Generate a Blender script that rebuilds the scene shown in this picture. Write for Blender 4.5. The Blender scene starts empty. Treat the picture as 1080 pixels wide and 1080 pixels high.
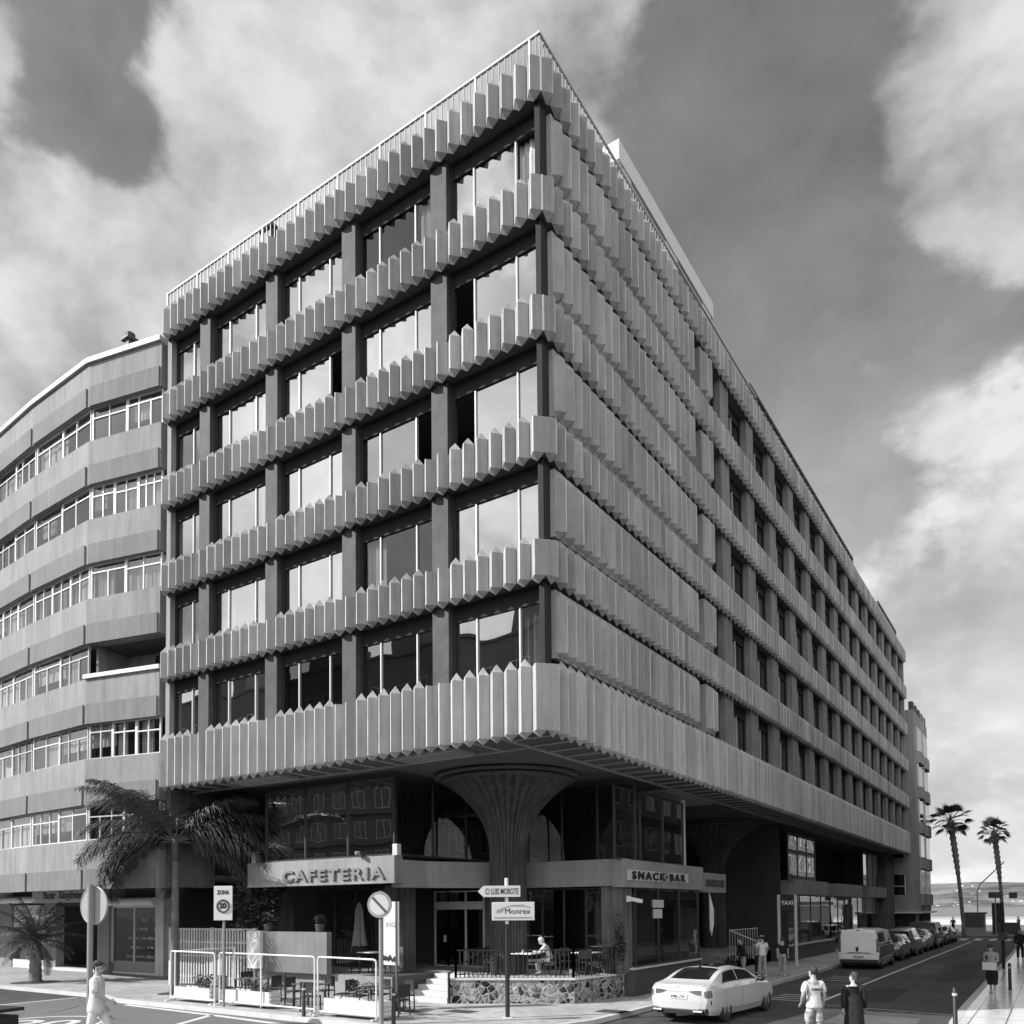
import bpy, bmesh, math, random
from math import sin, cos, tan, pi, radians, sqrt, atan2, exp
from mathutils import Vector, Matrix, Euler
random.seed(7)
SC = bpy.context.scene
COL = SC.collection
V = Vector

# ------------------------------------------------------------------ materials
def lum(v): return (v, v, v, 1.0)

def new_mat(name):
    m = bpy.data.materials.new(name); m.use_nodes = True
    nt = m.node_tree
    return m, nt, nt.nodes, nt.links, nt.nodes['Principled BSDF']

def mat(name, val, rough=.75, var=.18, scale=1.5, bump=0.0, bscale=45, spec=.4, metal=0.0,
        streak=0.0, island=0.0, coat=0.0, fine=.5, joints=None, jrot=0.0, joff=.5, sfreq=1.0, drips=0.0):
    """grey procedural surface: large and fine mottling, optional vertical streaks, per-piece tint and bump"""
    m, nt, N, L, B = new_mat(name)
    tc = N.new('ShaderNodeTexCoord')
    n1 = N.new('ShaderNodeTexNoise'); n1.inputs['Scale'].default_value = scale; n1.inputs['Detail'].default_value = 5
    L.new(tc.outputs['Object'], n1.inputs['Vector'])
    n2 = N.new('ShaderNodeTexNoise'); n2.inputs['Scale'].default_value = scale*9; n2.inputs['Detail'].default_value = 4
    L.new(tc.outputs['Object'], n2.inputs['Vector'])
    def mr(src, a, b, lo=.25, hi=.75):
        r = N.new('ShaderNodeMapRange'); r.inputs['From Min'].default_value = lo; r.inputs['From Max'].default_value = hi
        r.inputs['To Min'].default_value = a; r.inputs['To Max'].default_value = b
        L.new(src, r.inputs['Value']); return r.outputs['Result']
    def mul(a, b):
        x = N.new('ShaderNodeMath'); x.operation = 'MULTIPLY'
        for i, s in enumerate((a, b)):
            if isinstance(s, (int, float)): x.inputs[i].default_value = s
            else: L.new(s, x.inputs[i])
        return x.outputs[0]
    f = mul(mr(n1.outputs['Fac'], 1-var, 1+var), mr(n2.outputs['Fac'], 1-var*fine, 1+var*fine))
    if drips:
        mp = N.new('ShaderNodeMapping'); mp.inputs['Scale'].default_value = (2.6, 2.6, .22)
        L.new(tc.outputs['Object'], mp.inputs['Vector'])
        n5 = N.new('ShaderNodeTexNoise'); n5.inputs['Scale'].default_value = 1.6; n5.inputs['Detail'].default_value = 9; n5.inputs['Roughness'].default_value = .68
        L.new(mp.outputs['Vector'], n5.inputs['Vector'])
        f = mul(f, mr(n5.outputs['Fac'], 1-drips, 1.0, .30, .52))
    if streak:
        mp = N.new('ShaderNodeMapping'); mp.inputs['Scale'].default_value = (5*sfreq, 5*sfreq, .35*sfreq)
        L.new(tc.outputs['Object'], mp.inputs['Vector'])
        n3 = N.new('ShaderNodeTexNoise'); n3.inputs['Scale'].default_value = 1.2; n3.inputs['Detail'].default_value = 6
        L.new(mp.outputs['Vector'], n3.inputs['Vector'])
        f = mul(f, mr(n3.outputs['Fac'], 1-streak, 1+streak*.4, .3, .7))
    if island:
        g = N.new('ShaderNodeNewGeometry')
        f = mul(f, mr(g.outputs['Random Per Island'], 1-island, 1+island, 0, 1))
    if joints:
        w, h, dark, mort = joints
        bt = N.new('ShaderNodeTexBrick'); bt.offset = joff
        bt.inputs['Scale'].default_value = 1; bt.inputs['Brick Width'].default_value = w; bt.inputs['Row Height'].default_value = h
        bt.inputs['Mortar Size'].default_value = mort; bt.inputs['Mortar Smooth'].default_value = .2
        bt.inputs['Color1'].default_value = lum(1.0); bt.inputs['Color2'].default_value = lum(.86); bt.inputs['Mortar'].default_value = lum(dark)
        jm = N.new('ShaderNodeMapping'); jm.inputs['Rotation'].default_value = (0, 0, jrot); L.new(tc.outputs['Object'], jm.inputs['Vector']); L.new(jm.outputs[0], bt.inputs['Vector'])
        f = mul(f, bt.outputs['Color'])
    f = mul(f, val)
    L.new(f, B.inputs['Base Color'])
    B.inputs['Metallic'].default_value = metal
    B.inputs['Specular IOR Level'].default_value = spec
    if coat: B.inputs['Coat Weight'].default_value = coat; B.inputs['Coat Roughness'].default_value = .04
    if coat: B.inputs['Roughness'].default_value = rough
    else: L.new(mr(n2.outputs['Fac'], max(.02, rough-.08), min(1, rough+.08)), B.inputs['Roughness'])
    if bump:
        n4 = N.new('ShaderNodeTexNoise'); n4.inputs['Scale'].default_value = bscale; n4.inputs['Detail'].default_value = 6
        L.new(tc.outputs['Object'], n4.inputs['Vector'])
        bp = N.new('ShaderNodeBump'); bp.inputs['Strength'].default_value = bump; bp.inputs['Distance'].default_value = .03
        L.new(n4.outputs['Fac'], bp.inputs['Height']); L.new(bp.outputs['Normal'], B.inputs['Normal'])
    return m

def glass_mat(name, tint=.5, base=.12, ior=1.6, wav=.012, wscale=.9, rough=.0, gl=.92):
    """window glass: mirrors the street and the sky, and lets the dark room behind show"""
    m, nt, N, L, B = new_mat(name)
    N.remove(B)
    out = N['Material Output']
    tr = N.new('ShaderNodeBsdfTransparent'); tr.inputs['Color'].default_value = lum(tint)
    gs = N.new('ShaderNodeBsdfGlossy'); gs.inputs['Color'].default_value = lum(gl); gs.inputs['Roughness'].default_value = rough
    fr = N.new('ShaderNodeFresnel')
    ge = N.new('ShaderNodeNewGeometry'); e1 = N.new('ShaderNodeMath'); e1.operation = 'MULTIPLY_ADD'; e1.inputs[1].default_value = -2; e1.inputs[2].default_value = 1
    L.new(ge.outputs['Backfacing'], e1.inputs[0]); e2 = N.new('ShaderNodeMath'); e2.operation = 'POWER'; e2.inputs[0].default_value = ior; L.new(e1.outputs[0], e2.inputs[1]); L.new(e2.outputs[0], fr.inputs['IOR'])
    ad = N.new('ShaderNodeMath'); ad.operation = 'ADD'; ad.use_clamp = True; ad.inputs[1].default_value = base
    L.new(fr.outputs['Fac'], ad.inputs[0])
    mx = N.new('ShaderNodeMixShader')
    L.new(ad.outputs[0], mx.inputs['Fac']); L.new(tr.outputs[0], mx.inputs[1]); L.new(gs.outputs[0], mx.inputs[2])
    if wav:
        tc = N.new('ShaderNodeTexCoord')
        n = N.new('ShaderNodeTexNoise'); n.inputs['Scale'].default_value = wscale; n.inputs['Detail'].default_value = 1
        L.new(tc.outputs['Object'], n.inputs['Vector'])
        bp = N.new('ShaderNodeBump'); bp.inputs['Strength'].default_value = 1; bp.inputs['Distance'].default_value = wav
        L.new(n.outputs['Fac'], bp.inputs['Height']); L.new(bp.outputs['Normal'], gs.inputs['Normal'])
    L.new(mx.outputs[0], out.inputs['Surface'])
    return m

M = {}
def build_materials():
    M['fin'] = mat('fluted_concrete', .295, .85, .14, .4, .55, 22, .25, streak=.2, island=.17, sfreq=.5, drips=.26)
    M['fin_lit'] = mat('lit_fluted_concrete', .35, .85, .14, .4, .5, 22, .25, streak=.18, island=.13, sfreq=.5, drips=.2)  # same concrete lightened: the brighter light on the base band is painted in
    M['fin_edge'] = mat('pale_concrete_arris', .52, .85, .2, 1.5, .3, 22, .25, streak=.2, sfreq=.5)  # lighter concrete for the ridge strip of every fin
    M['conc'] = mat('smooth_concrete', .26, .85, .16, .35, .3, 25, .25, streak=.14, sfreq=.25, drips=.28)
    M['conc_dark'] = mat('dark_concrete', .10, .85, .2, .8, .2, 25, .25, streak=.2)
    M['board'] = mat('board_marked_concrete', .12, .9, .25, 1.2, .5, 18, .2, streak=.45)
    M['granite'] = mat('granite_pier', .055, .7, .3, 2.2, .4, 22, .3, fine=1.0)
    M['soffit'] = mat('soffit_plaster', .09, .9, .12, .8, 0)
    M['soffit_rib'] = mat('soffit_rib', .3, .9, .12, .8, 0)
    M['alu'] = mat('anodised_aluminium', .42, .55, .06, 2, 0, spec=.2, metal=.2)
    M['frame_dark'] = mat('dark_window_frame', .035, .85, .1, 2, 0, spec=.1)
    M['alu_dark'] = mat('dark_aluminium', .05, .4, .1, 2, 0, metal=.4)
    M['white'] = mat('white_paint', .60, .5, .05, 2, 0)
    M['white_dirty'] = mat('weathered_white_paint', .55, .65, .14, 1.3, .1, 20, streak=.2)
    M['black'] = mat('black_paint', .018, .45, .2, 4, 0)
    M['dark'] = mat('dark_grey_paint', .06, .6, .15, 2, 0)
    M['grey'] = mat('grey_paint', .22, .5, .1, 2, 0)
    M['lightgrey'] = mat('light_grey_paint', .45, .5, .08, 2, 0)
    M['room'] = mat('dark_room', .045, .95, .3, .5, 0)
    M['room_mid'] = mat('room_wall', .13, .95, .3, .5, 0)
    M['curtain'] = mat('curtain_cloth', .5, .95, .2, 1.2, 0, streak=.4)
    M['blind'] = mat('blind_slats', .55, .8, .08, 1, 0)
    M['glass'] = glass_mat('window_glass', .55, .34, 2.0, .014, .5)
    M['glass_mid'] = glass_mat('mid_window_glass', .6, .14, 1.8, .016, .55)
    M['glass_front'] = glass_mat('shop_front_glass', .6, .22, 1.8, .006, .5)
    M['glass_side'] = glass_mat('side_window_glass', .6, .03, 1.5, .006, .7)
    M['glass_shop'] = glass_mat('shop_glass', .62, .09, 1.5, .004, .5)
    M['glass_display'] = glass_mat('display_window_glass', .85, 0.0, 1.3, .004, .5)
    M['glass_clear'] = glass_mat('clear_screen_glass', .93, 0.0, 1.25, 0)
    M['asphalt'] = mat('asphalt', .06, .8, .34, .22, .6, 120, .4, fine=.9)
    M['asphalt_patch'] = mat('patched_asphalt', .036, .8, .25, .5, .6, 120, .4, fine=.9)
    M['asphalt_worn'] = mat('worn_asphalt', .095, .8, .3, .5, .6, 120, .4, fine=.9)
    M['asphalt_pale'] = mat('worn_pale_asphalt', .14, .85, .14, .3, .4, 160, .3, fine=.6)
    M['paving'] = mat('pavement_tiles', .37, .75, .24, .3, .25, 60, .35, joints=(.6, .4, .66, .014), fine=.8)
    M['paving_right'] = mat('polished_pavement_slabs', .72, .18, .12, .4, .02, 40, .9, joints=(2.4, .8, .18, .025), jrot=pi/2, joff=0)
    M['kerb'] = mat('kerb_stone', .46, .8, .12, 2, .3, 40, .3)
    M['roadpaint'] = mat('worn_road_paint', .55, .7, .14, 3, .2, 80, fine=.9)
    M['sand'] = mat('beach_sand', .32, .95, .1, .05, 0)
    M['step'] = mat('pale_step_stone', .52, .75, .1, 2, .15, 40)
    M['trunk'] = mat('palm_trunk', .16, .95, .35, 4, .8, 14, .15)
    M['trunk_smooth'] = mat('smooth_palm_trunk', .12, .85, .25, 3, .4, 20, .2)
    M['leaf'] = mat('palm_leaf', .06, .6, .3, 1.2, 0, spec=.3, island=.4)
    M['leaf_dark'] = mat('shrub_leaf', .05, .55, .3, 2, 0, spec=.45, island=.45)
    M['leaf_dry'] = mat('dry_palm_skirt', .17, .9, .3, 2, 0, island=.3)
    M['soil'] = mat('planting_soil', .05, .95, .3, 3, .5, 30)
    M['tyre'] = mat('tyre_rubber', .02, .8, .2, 6, 0)
    M['rim'] = mat('alloy_rim', .35, .3, .1, 6, 0, metal=.8)
    M['rim_dark'] = mat('dark_rim', .05, .35, .1, 6, 0, metal=.7)
    M['car_white'] = mat('white_car_paint', .50, .3, .05, 1, 0, coat=1)
    M['van_white'] = mat('white_van_paint', .8, .4, .05, 1, 0, coat=.5)
    M['car_silver'] = mat('silver_car_paint', .42, .35, .05, 1, 0, metal=.5, coat=.8)
    M['car_dark'] = mat('dark_car_paint', .05, .3, .05, 1, 0, coat=1)
    M['car_mid'] = mat('grey_car_paint', .2, .3, .05, 1, 0, metal=.4, coat=1)
    M['car_glass'] = mat('car_glass', .012, .06, .05, 1, 0, spec=.8)
    M['lamp_glass'] = mat('tail_light_lens', .10, .12, .3, 12, 0, spec=.8)
    M['lamp_clear'] = mat('head_light_lens', .5, .1, .2, 12, 0, spec=.8)
    M['plate'] = mat('number_plate', .62, .5, .05, 3, 0)
    M['plastic'] = mat('black_plastic', .03, .6, .1, 4, 0)
    M['skin'] = mat('skin', .34, .6, .1, 6, 0, spec=.35)
    M['hair'] = mat('dark_hair', .03, .6, .4, 20, .5, 90)
    M['hair_grey'] = mat('grey_hair', .45, .7, .3, 20, .5, 90)
    M['hair_mid'] = mat('brown_hair', .035, .6, .4, 20, .5, 90)
    M['cloth_white'] = mat('white_cotton', .58, .9, .08, 5, .6, 9)
    M['cloth_black'] = mat('black_cloth', .014, .9, .2, 5, .5, 9)
    M['cloth_dark'] = mat('dark_cloth', .035, .9, .2, 5, .5, 9)
    M['cloth_mid'] = mat('grey_cloth', .28, .9, .15, 5, .5, 9)
    M['cloth_camo'] = mat('patterned_cloth', .36, .9, .75, 9, .3, 9, fine=1.1)
    M['shoe'] = mat('light_shoe', .7, .7, .1, 8, 0)
    M['shoe_dark'] = mat('dark_shoe', .04, .6, .1, 8, 0)
    M['fabric_light'] = mat('light_canvas', .7, .9, .1, 2, .2, 30)
    M['rattan'] = mat('dark_rattan', .025, .7, .3, 20, .4, 60)
    M['table'] = mat('table_top', .09, .4, .15, 4, 0)
    M['table_pale'] = mat('pale_table_top', .6, .4, .08, 4, 0)
    M['signwhite'] = mat('sign_white', .52, .45, .04, 3, 0)
    M['signgrey'] = mat('sign_grey', .33, .45, .06, 3, 0)
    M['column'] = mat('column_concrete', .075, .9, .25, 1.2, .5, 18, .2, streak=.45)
    M['hill'] = None
    # crazy-paved stone wall
    m, nt, N, L, B = new_mat('crazy_stone_wall')
    tc = N.new('ShaderNodeTexCoord')
    vo = N.new('ShaderNodeTexVoronoi'); vo.feature = 'DISTANCE_TO_EDGE'; vo.inputs['Scale'].default_value = 6.0
    vc = N.new('ShaderNodeTexVoronoi'); vc.inputs['Scale'].default_value = 6.0
    nz = N.new('ShaderNodeTexNoise'); nz.inputs['Scale'].default_value = 3.0; nz.inputs['Detail'].default_value = 3
    mx = N.new('ShaderNodeMixRGB'); mx.inputs['Fac'].default_value = .17
    L.new(tc.outputs['Object'], nz.inputs['Vector']); L.new(tc.outputs['Object'], mx.inputs[1]); L.new(nz.outputs['Color'], mx.inputs[2])
    L.new(mx.outputs[0], vo.inputs['Vector']); L.new(mx.outputs[0], vc.inputs['Vector'])
    sp = N.new('ShaderNodeSeparateColor'); L.new(vc.outputs['Color'], sp.inputs[0])
    r1 = N.new('ShaderNodeMapRange'); r1.inputs['To Min'].default_value = -.03; r1.inputs['To Max'].default_value = .27; r1.clamp = False
    L.new(sp.outputs[0], r1.inputs['Value'])
    n5 = N.new('ShaderNodeTexNoise'); n5.inputs['Scale'].default_value = 16; n5.inputs['Detail'].default_value = 5
    L.new(tc.outputs['Object'], n5.inputs['Vector'])
    r3 = N.new('ShaderNodeMapRange'); r3.inputs['From Min'].default_value = .3; r3.inputs['From Max'].default_value = .7
    r3.inputs['To Min'].default_value = .4; r3.inputs['To Max'].default_value = 1.7
    L.new(n5.outputs['Fac'], r3.inputs['Value'])
    mu = N.new('ShaderNodeMath'); mu.operation = 'MULTIPLY'; L.new(r1.outputs[0], mu.inputs[0]); L.new(r3.outputs[0], mu.inputs[1])
    lt = N.new('ShaderNodeMath'); lt.operation = 'LESS_THAN'; lt.inputs[1].default_value = .05; L.new(vo.outputs['Distance'], lt.inputs[0])
    m2 = N.new('ShaderNodeMixRGB'); L.new(lt.outputs[0], m2.inputs[0]); L.new(mu.outputs[0], m2.inputs[1]); m2.inputs[2].default_value = lum(.29)
    L.new(m2.outputs[0], B.inputs['Base Color']); B.inputs['Roughness'].default_value = .8
    bp = N.new('ShaderNodeBump'); bp.inputs['Distance'].default_value = .06; L.new(vo.outputs['Distance'], bp.inputs['Height']); L.new(bp.outputs[0], B.inputs['Normal'])
    M['crazy'] = m
    # far hills: bare dry slopes with pale scattered houses low down
    m, nt, N, L, B = new_mat('dry_hillside')
    tc = N.new('ShaderNodeTexCoord')
    n1 = N.new('ShaderNodeTexNoise'); n1.inputs['Scale'].default_value = .006; n1.inputs['Detail'].default_value = 8
    n2 = N.new('ShaderNodeTexNoise'); n2.inputs['Scale'].default_value = .05; n2.inputs['Detail'].default_value = 4
    for n in (n1, n2): L.new(tc.outputs['Object'], n.inputs['Vector'])
    r1 = N.new('ShaderNodeMapRange'); r1.inputs['From Min'].default_value = .3; r1.inputs['From Max'].default_value = .7
    r1.inputs['To Min'].default_value = .05; r1.inputs['To Max'].default_value = .24; L.new(n1.outputs['Fac'], r1.inputs['Value'])
    r2 = N.new('ShaderNodeMapRange'); r2.inputs['From Min'].default_value = .3; r2.inputs['From Max'].default_value = .7
    r2.inputs['To Min'].default_value = .75; r2.inputs['To Max'].default_value = 1.2; L.new(n2.outputs['Fac'], r2.inputs['Value'])
    mu = N.new('ShaderNodeMath'); mu.operation = 'MULTIPLY'; L.new(r1.outputs[0], mu.inputs[0]); L.new(r2.outputs[0], mu.inputs[1])
    L.new(mu.outputs[0], B.inputs['Base Color']); B.inputs['Roughness'].default_value = 1; B.inputs['Specular IOR Level'].default_value = 0
    M['hill'] = m
    # sea
    m, nt, N, L, B = new_mat('sea_water')
    B.inputs['Base Color'].default_value = lum(.06); B.inputs['Roughness'].default_value = .25
    tc = N.new('ShaderNodeTexCoord'); nz = N.new('ShaderNodeTexNoise'); nz.inputs['Scale'].default_value = .35; nz.inputs['Detail'].default_value = 6
    L.new(tc.outputs['Object'], nz.inputs['Vector']); bp = N.new('ShaderNodeBump'); bp.inputs['Distance'].default_value = .25
    L.new(nz.outputs['Fac'], bp.inputs['Height']); L.new(bp.outputs[0], B.inputs['Normal'])
    M['sea'] = m

# ------------------------------------------------------------------ mesh helper
class MB:
    def __init__(s): s.v = []; s.f = []; s.second = []; s.mat2 = None
    def add(s, vs, fs):
        b = len(s.v); s.v += [tuple(p) for p in vs]; s.f += [tuple(b+i for i in f) for f in fs]; return s
    def box(s, x0, y0, z0, x1, y1, z1):
        x0, x1 = sorted((x0, x1)); y0, y1 = sorted((y0, y1)); z0, z1 = sorted((z0, z1))
        return s.add([(x0,y0,z0),(x1,y0,z0),(x1,y1,z0),(x0,y1,z0),(x0,y0,z1),(x1,y0,z1),(x1,y1,z1),(x0,y1,z1)],
                     [(0,3,2,1),(4,5,6,7),(0,1,5,4),(1,2,6,5),(2,3,7,6),(3,0,4,7)])
    def bar(s, a, b, w, h, up=(0,0,1)):
        """box-section bar from a to b: w across, h along up"""
        a = V(a); b = V(b); d = (b-a).normalized(); u = V(up)
        if abs(d.dot(u)) > .99: u = V((0,1,0))
        r = d.cross(u).normalized(); u = r.cross(d).normalized()
        r = r*w/2; u = u*h/2
        p = [a-r-u, a+r-u, a+r+u, a-r+u, b-r-u, b+r-u, b+r+u, b-r+u]
        return s.add(p, [(0,1,2,3),(7,6,5,4),(0,4,5,1),(1,5,6,2),(2,6,7,3),(3,7,4,0)])
    def prism(s, poly, z0, z1):
        n = len(poly)
        a = sum(poly[i][0]*poly[(i+1) % n][1]-poly[(i+1) % n][0]*poly[i][1] for i in range(n))
        if a < 0: poly = poly[::-1]
        vs = [(p[0], p[1], z0) for p in poly]+[(p[0], p[1], z1) for p in poly]
        fs = [tuple(range(n-1, -1, -1)), tuple(range(n, 2*n))]+[(i, (i+1) % n, n+(i+1) % n, n+i) for i in range(n)]
        return s.add(vs, fs)
    def tube(s, pts, r, n=8, caps=True):
        pts = [V(p) for p in pts]
        if not hasattr(r, '__len__'): r = [r]*len(pts)
        vs = []; prev = None
        for i, p in enumerate(pts):
            d = (pts[min(i+1, len(pts)-1)]-pts[max(i-1, 0)]).normalized()
            if prev is None:
                a = V((0,0,1)) if abs(d.z) < .9 else V((1,0,0))
                x = d.cross(a).normalized()
            else: x = (prev-d*prev.dot(d)).normalized()
            prev = x; y = d.cross(x)
            vs += [p+(x*cos(2*pi*k/n)+y*sin(2*pi*k/n))*r[i] for k in range(n)]
        m = len(pts)
        fs = [(i*n+k, i*n+(k+1) % n, (i+1)*n+(k+1) % n, (i+1)*n+k) for i in range(m-1) for k in range(n)]
        if caps: fs += [tuple(range(n-1, -1, -1)), tuple((m-1)*n+k for k in range(n))]
        return s.add(vs, fs)
    def cyl(s, c, r, z0, z1, n=20): return s.tube([(c[0],c[1],z0),(c[0],c[1],z1)], r, n)
    def lathe(s, prof, c=(0,0), n=32, caps=True):
        vs = [(c[0]+r*cos(2*pi*k/n), c[1]+r*sin(2*pi*k/n), z) for r, z in prof for k in range(n)]
        m = len(prof)
        fs = [(i*n+k, i*n+(k+1) % n, (i+1)*n+(k+1) % n, (i+1)*n+k) for i in range(m-1) for k in range(n)]
        if caps: fs += [tuple(range(n-1, -1, -1)), tuple((m-1)*n+k for k in range(n))]
        return s.add(vs, fs)
    def ell(s, c, r, n=12, m=8):
        """ellipsoid"""
        vs = [(c[0], c[1], c[2]-r[2])]
        for j in range(1, m):
            t = pi*j/m
            vs += [(c[0]+r[0]*sin(t)*cos(2*pi*k/n), c[1]+r[1]*sin(t)*sin(2*pi*k/n), c[2]-r[2]*cos(t)) for k in range(n)]
        vs.append((c[0], c[1], c[2]+r[2])); e = len(vs)-1
        fs = [(0, 1+(k+1) % n, 1+k) for k in range(n)]
        for j in range(m-2):
            fs += [(1+j*n+k, 1+j*n+(k+1) % n, 1+(j+1)*n+(k+1) % n, 1+(j+1)*n+k) for k in range(n)]
        fs += [(1+(m-2)*n+k, 1+(m-2)*n+(k+1) % n, e) for k in range(n)]
        return s.add(vs, fs)
    def disc(s, c, r, nrm, t=.004, n=28):
        c = V(c); nrm = V(nrm).normalized()
        return s.tube([c-nrm*t/2, c+nrm*t/2], r, n)
    def xf(s, mtx):
        s.v = [tuple(mtx @ V(p)) for p in s.v]; return s

OFF = {}
def mesh_of(name, vs, fs, smooth=False):
    me = bpy.data.meshes.new(name); me.from_pydata(vs, [], fs); me.update()
    if smooth:
        me.polygons.foreach_set('use_smooth', [True]*len(me.polygons))
    return me

def obj(name, mb, m, parent=None, smooth=False, angle=None, bevel=0):
    off = OFF.get(parent, V((0,0,0)))
    vs = mb.v if off.length == 0 else [(p[0]-off.x, p[1]-off.y, p[2]-off.z) for p in mb.v]
    me = mesh_of(name, vs, mb.f, smooth)
    me.materials.append(m)
    if mb.mat2:
        me.materials.append(mb.mat2)
        for i in mb.second: me.polygons[i].material_index = 1
    if angle is not None:
        try: me.set_sharp_from_angle(angle=radians(angle)); me.polygons.foreach_set('use_smooth', [True]*len(me.polygons))
        except Exception: pass
    o = bpy.data.objects.new(name, me); COL.objects.link(o)
    if parent is not None: o.parent = parent; OFF[o] = off
    if bevel:
        b = o.modifiers.new('edge', 'BEVEL'); b.width = bevel; b.segments = 2; b.limit_method = 'ANGLE'
    return o

def tag(o, label=None, cat=None, group=None, kind=None):
    if label: o['label'] = label
    if cat: o['category'] = cat
    if group: o['group'] = group
    if kind: o['kind'] = kind
    return o

def thing(name, label, cat, loc=(0,0,0), rz=0, group=None, world=False):
    """Empty at the thing's base; with world=True its parts are given in world coordinates"""
    o = bpy.data.objects.new(name, None); COL.objects.link(o)
    o.location = loc; o.rotation_euler = (0, 0, rz); o.empty_display_size = .2
    OFF[o] = V(loc) if world else V((0,0,0))
    return tag(o, label, cat, group)

def single(name, mb, m, label, cat, loc=(0,0,0), group=None, **kw):
    """a thing that is one mesh, given in world coordinates, with its origin at loc"""
    mb.v = [(p[0]-loc[0], p[1]-loc[1], p[2]-loc[2]) for p in mb.v]
    o = obj(name, mb, m, None, **kw); o.location = loc
    return tag(o, label, cat, group)

def struct(name, mb, m, **kw): return tag(obj(name, mb, m, None, **kw), kind='structure')

def dup(root, loc=None, rz=None, label=None, group=None):
    def cp(o, par):
        c = o.copy(); COL.objects.link(c)
        if par is not None: c.parent = par
        for ch in KIDS.get(o, []): cp(ch, c)
        return c
    KIDS.clear()
    for o in bpy.data.objects:
        if o.parent is not None: KIDS.setdefault(o.parent, []).append(o)
    r = cp(root, None)
    if loc is not None: r.location = loc
    if rz is not None: r.rotation_euler = (0, 0, rz)
    if label: r['label'] = label
    if group: r['group'] = group
    return r
KIDS = {}

def bake(o):
    """apply an object's modifiers, keeping its name and slot"""
    dg = bpy.context.evaluated_depsgraph_get(); dg.update()
    me = bpy.data.meshes.new_from_object(o.evaluated_get(dg), preserve_all_data_layers=False, depsgraph=dg)
    old = o.data; o.modifiers.clear(); o.data = me
    bpy.data.meshes.remove(old)
    return o

def text_mb(s, size, depth=.01, align='CENTER', spacing=1.0, bold=0.0):
    """lettering as a mesh in the local XZ plane facing -Y, origin at the middle of the word"""
    cu = bpy.data.curves.new('lettering', 'FONT'); cu.body = s; cu.size = size; cu.extrude = depth/2
    cu.align_x = align; cu.align_y = 'CENTER'; cu.space_character = spacing; cu.offset = bold; cu.resolution_u = 3
    o = bpy.data.objects.new('lettering', cu); COL.objects.link(o)
    dg = bpy.context.evaluated_depsgraph_get(); dg.update()
    me = o.evaluated_get(dg).to_mesh()
    mb = MB(); mb.add([(v.co.x, -v.co.z, v.co.y) for v in me.vertices], [tuple(p.vertices) for p in me.polygons])
    o.evaluated_get(dg).to_mesh_clear(); bpy.data.objects.remove(o); bpy.data.curves.remove(cu)
    return mb

def fit(mb, w, h=None):
    """stretch lettering to a width and height"""
    xs = [p[0] for p in mb.v]; zs = [p[2] for p in mb.v]; sx = w/(max(xs)-min(xs)); sz = h/(max(zs)-min(zs)) if h else 1
    cx = (max(xs)+min(xs))/2; cz = (max(zs)+min(zs))/2
    mb.v = [((x-cx)*sx, y, (z-cz)*sz) for x, y, z in mb.v]; return mb

def place(mb, loc, rz=0, rx=0):
    return mb.xf(Matrix.Translation(V(loc)) @ Matrix.Rotation(rz, 4, 'Z') @ Matrix.Rotation(rx, 4, 'X'))
# ------------------------------------------------------------------ the office block
PA, PB, FD = .45, .48, .225
NA, NB = 37, 128
XL, YE = -PA*NA, PB*NB
TOPS = [25.53-3.247*k for k in range(6)]
BOTS = [t-.95 for t in TOPS[:5]]+[7.57]
PIER_A = [-PA*u for u in (8, 16, 24, 32)]
PIER_B = [14.53+3.37*k for k in range(14)]

def fin(mb, a, b, n, z0, z1, top=True):
    """one pencil-ended triangular fin between valley points a and b on the wall plane, ridge out along n"""
    mx, my = (a[0]+b[0])/2, (a[1]+b[1])/2
    dx, dy = b[0]-a[0], b[1]-a[1]; g = .028; h = .034
    a = (a[0]+dx*g, a[1]+dy*g); b = (b[0]-dx*g, b[1]-dy*g)
    e = random.uniform(-.006, .006); q = random.uniform(-.006, .006)
    r0 = (mx-dx*h+n[0]*(FD*(1-h)+q), my-dy*h+n[1]*(FD*(1-h)+q)); r1 = (mx+dx*h+n[0]*(FD*(1-h)-q), my+dy*h+n[1]*(FD*(1-h)-q))
    z1 += e
    vs = [(a[0],a[1],z0),(r0[0],r0[1],z0),(r1[0],r1[1],z0),(b[0],b[1],z0),(a[0],a[1],z1),(r0[0],r0[1],z1),(r1[0],r1[1],z1),(b[0],b[1],z1),(mx,my,z0-.15),(mx,my,z1+.26)]
    fs = [(0,1,5,4),(1,2,6,5),(2,3,7,6),(3,0,4,7),(0,8,1),(1,8,2),(2,8,3),(3,8,0)]
    if top: fs += [(4,5,9),(5,6,9),(6,7,9),(7,4,9)]
    else: fs += [(4,5,6,7)]
    mb.second.append(len(mb.f)+1); mb.mat2 = M['fin_edge']
    mb.add(vs, fs)

def l_band(mb, z0, z1, flat):
    for k in range(NA):
        fin(mb, (-PA*(k+1), 0), (-PA*k, 0), (0,-1), z0, z1, k not in flat and k > 0)
    for k in range(NB):
        fin(mb, (0, PB*k), (0, PB*(k+1)), (1,0), z0, z1, k > 0)

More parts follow.
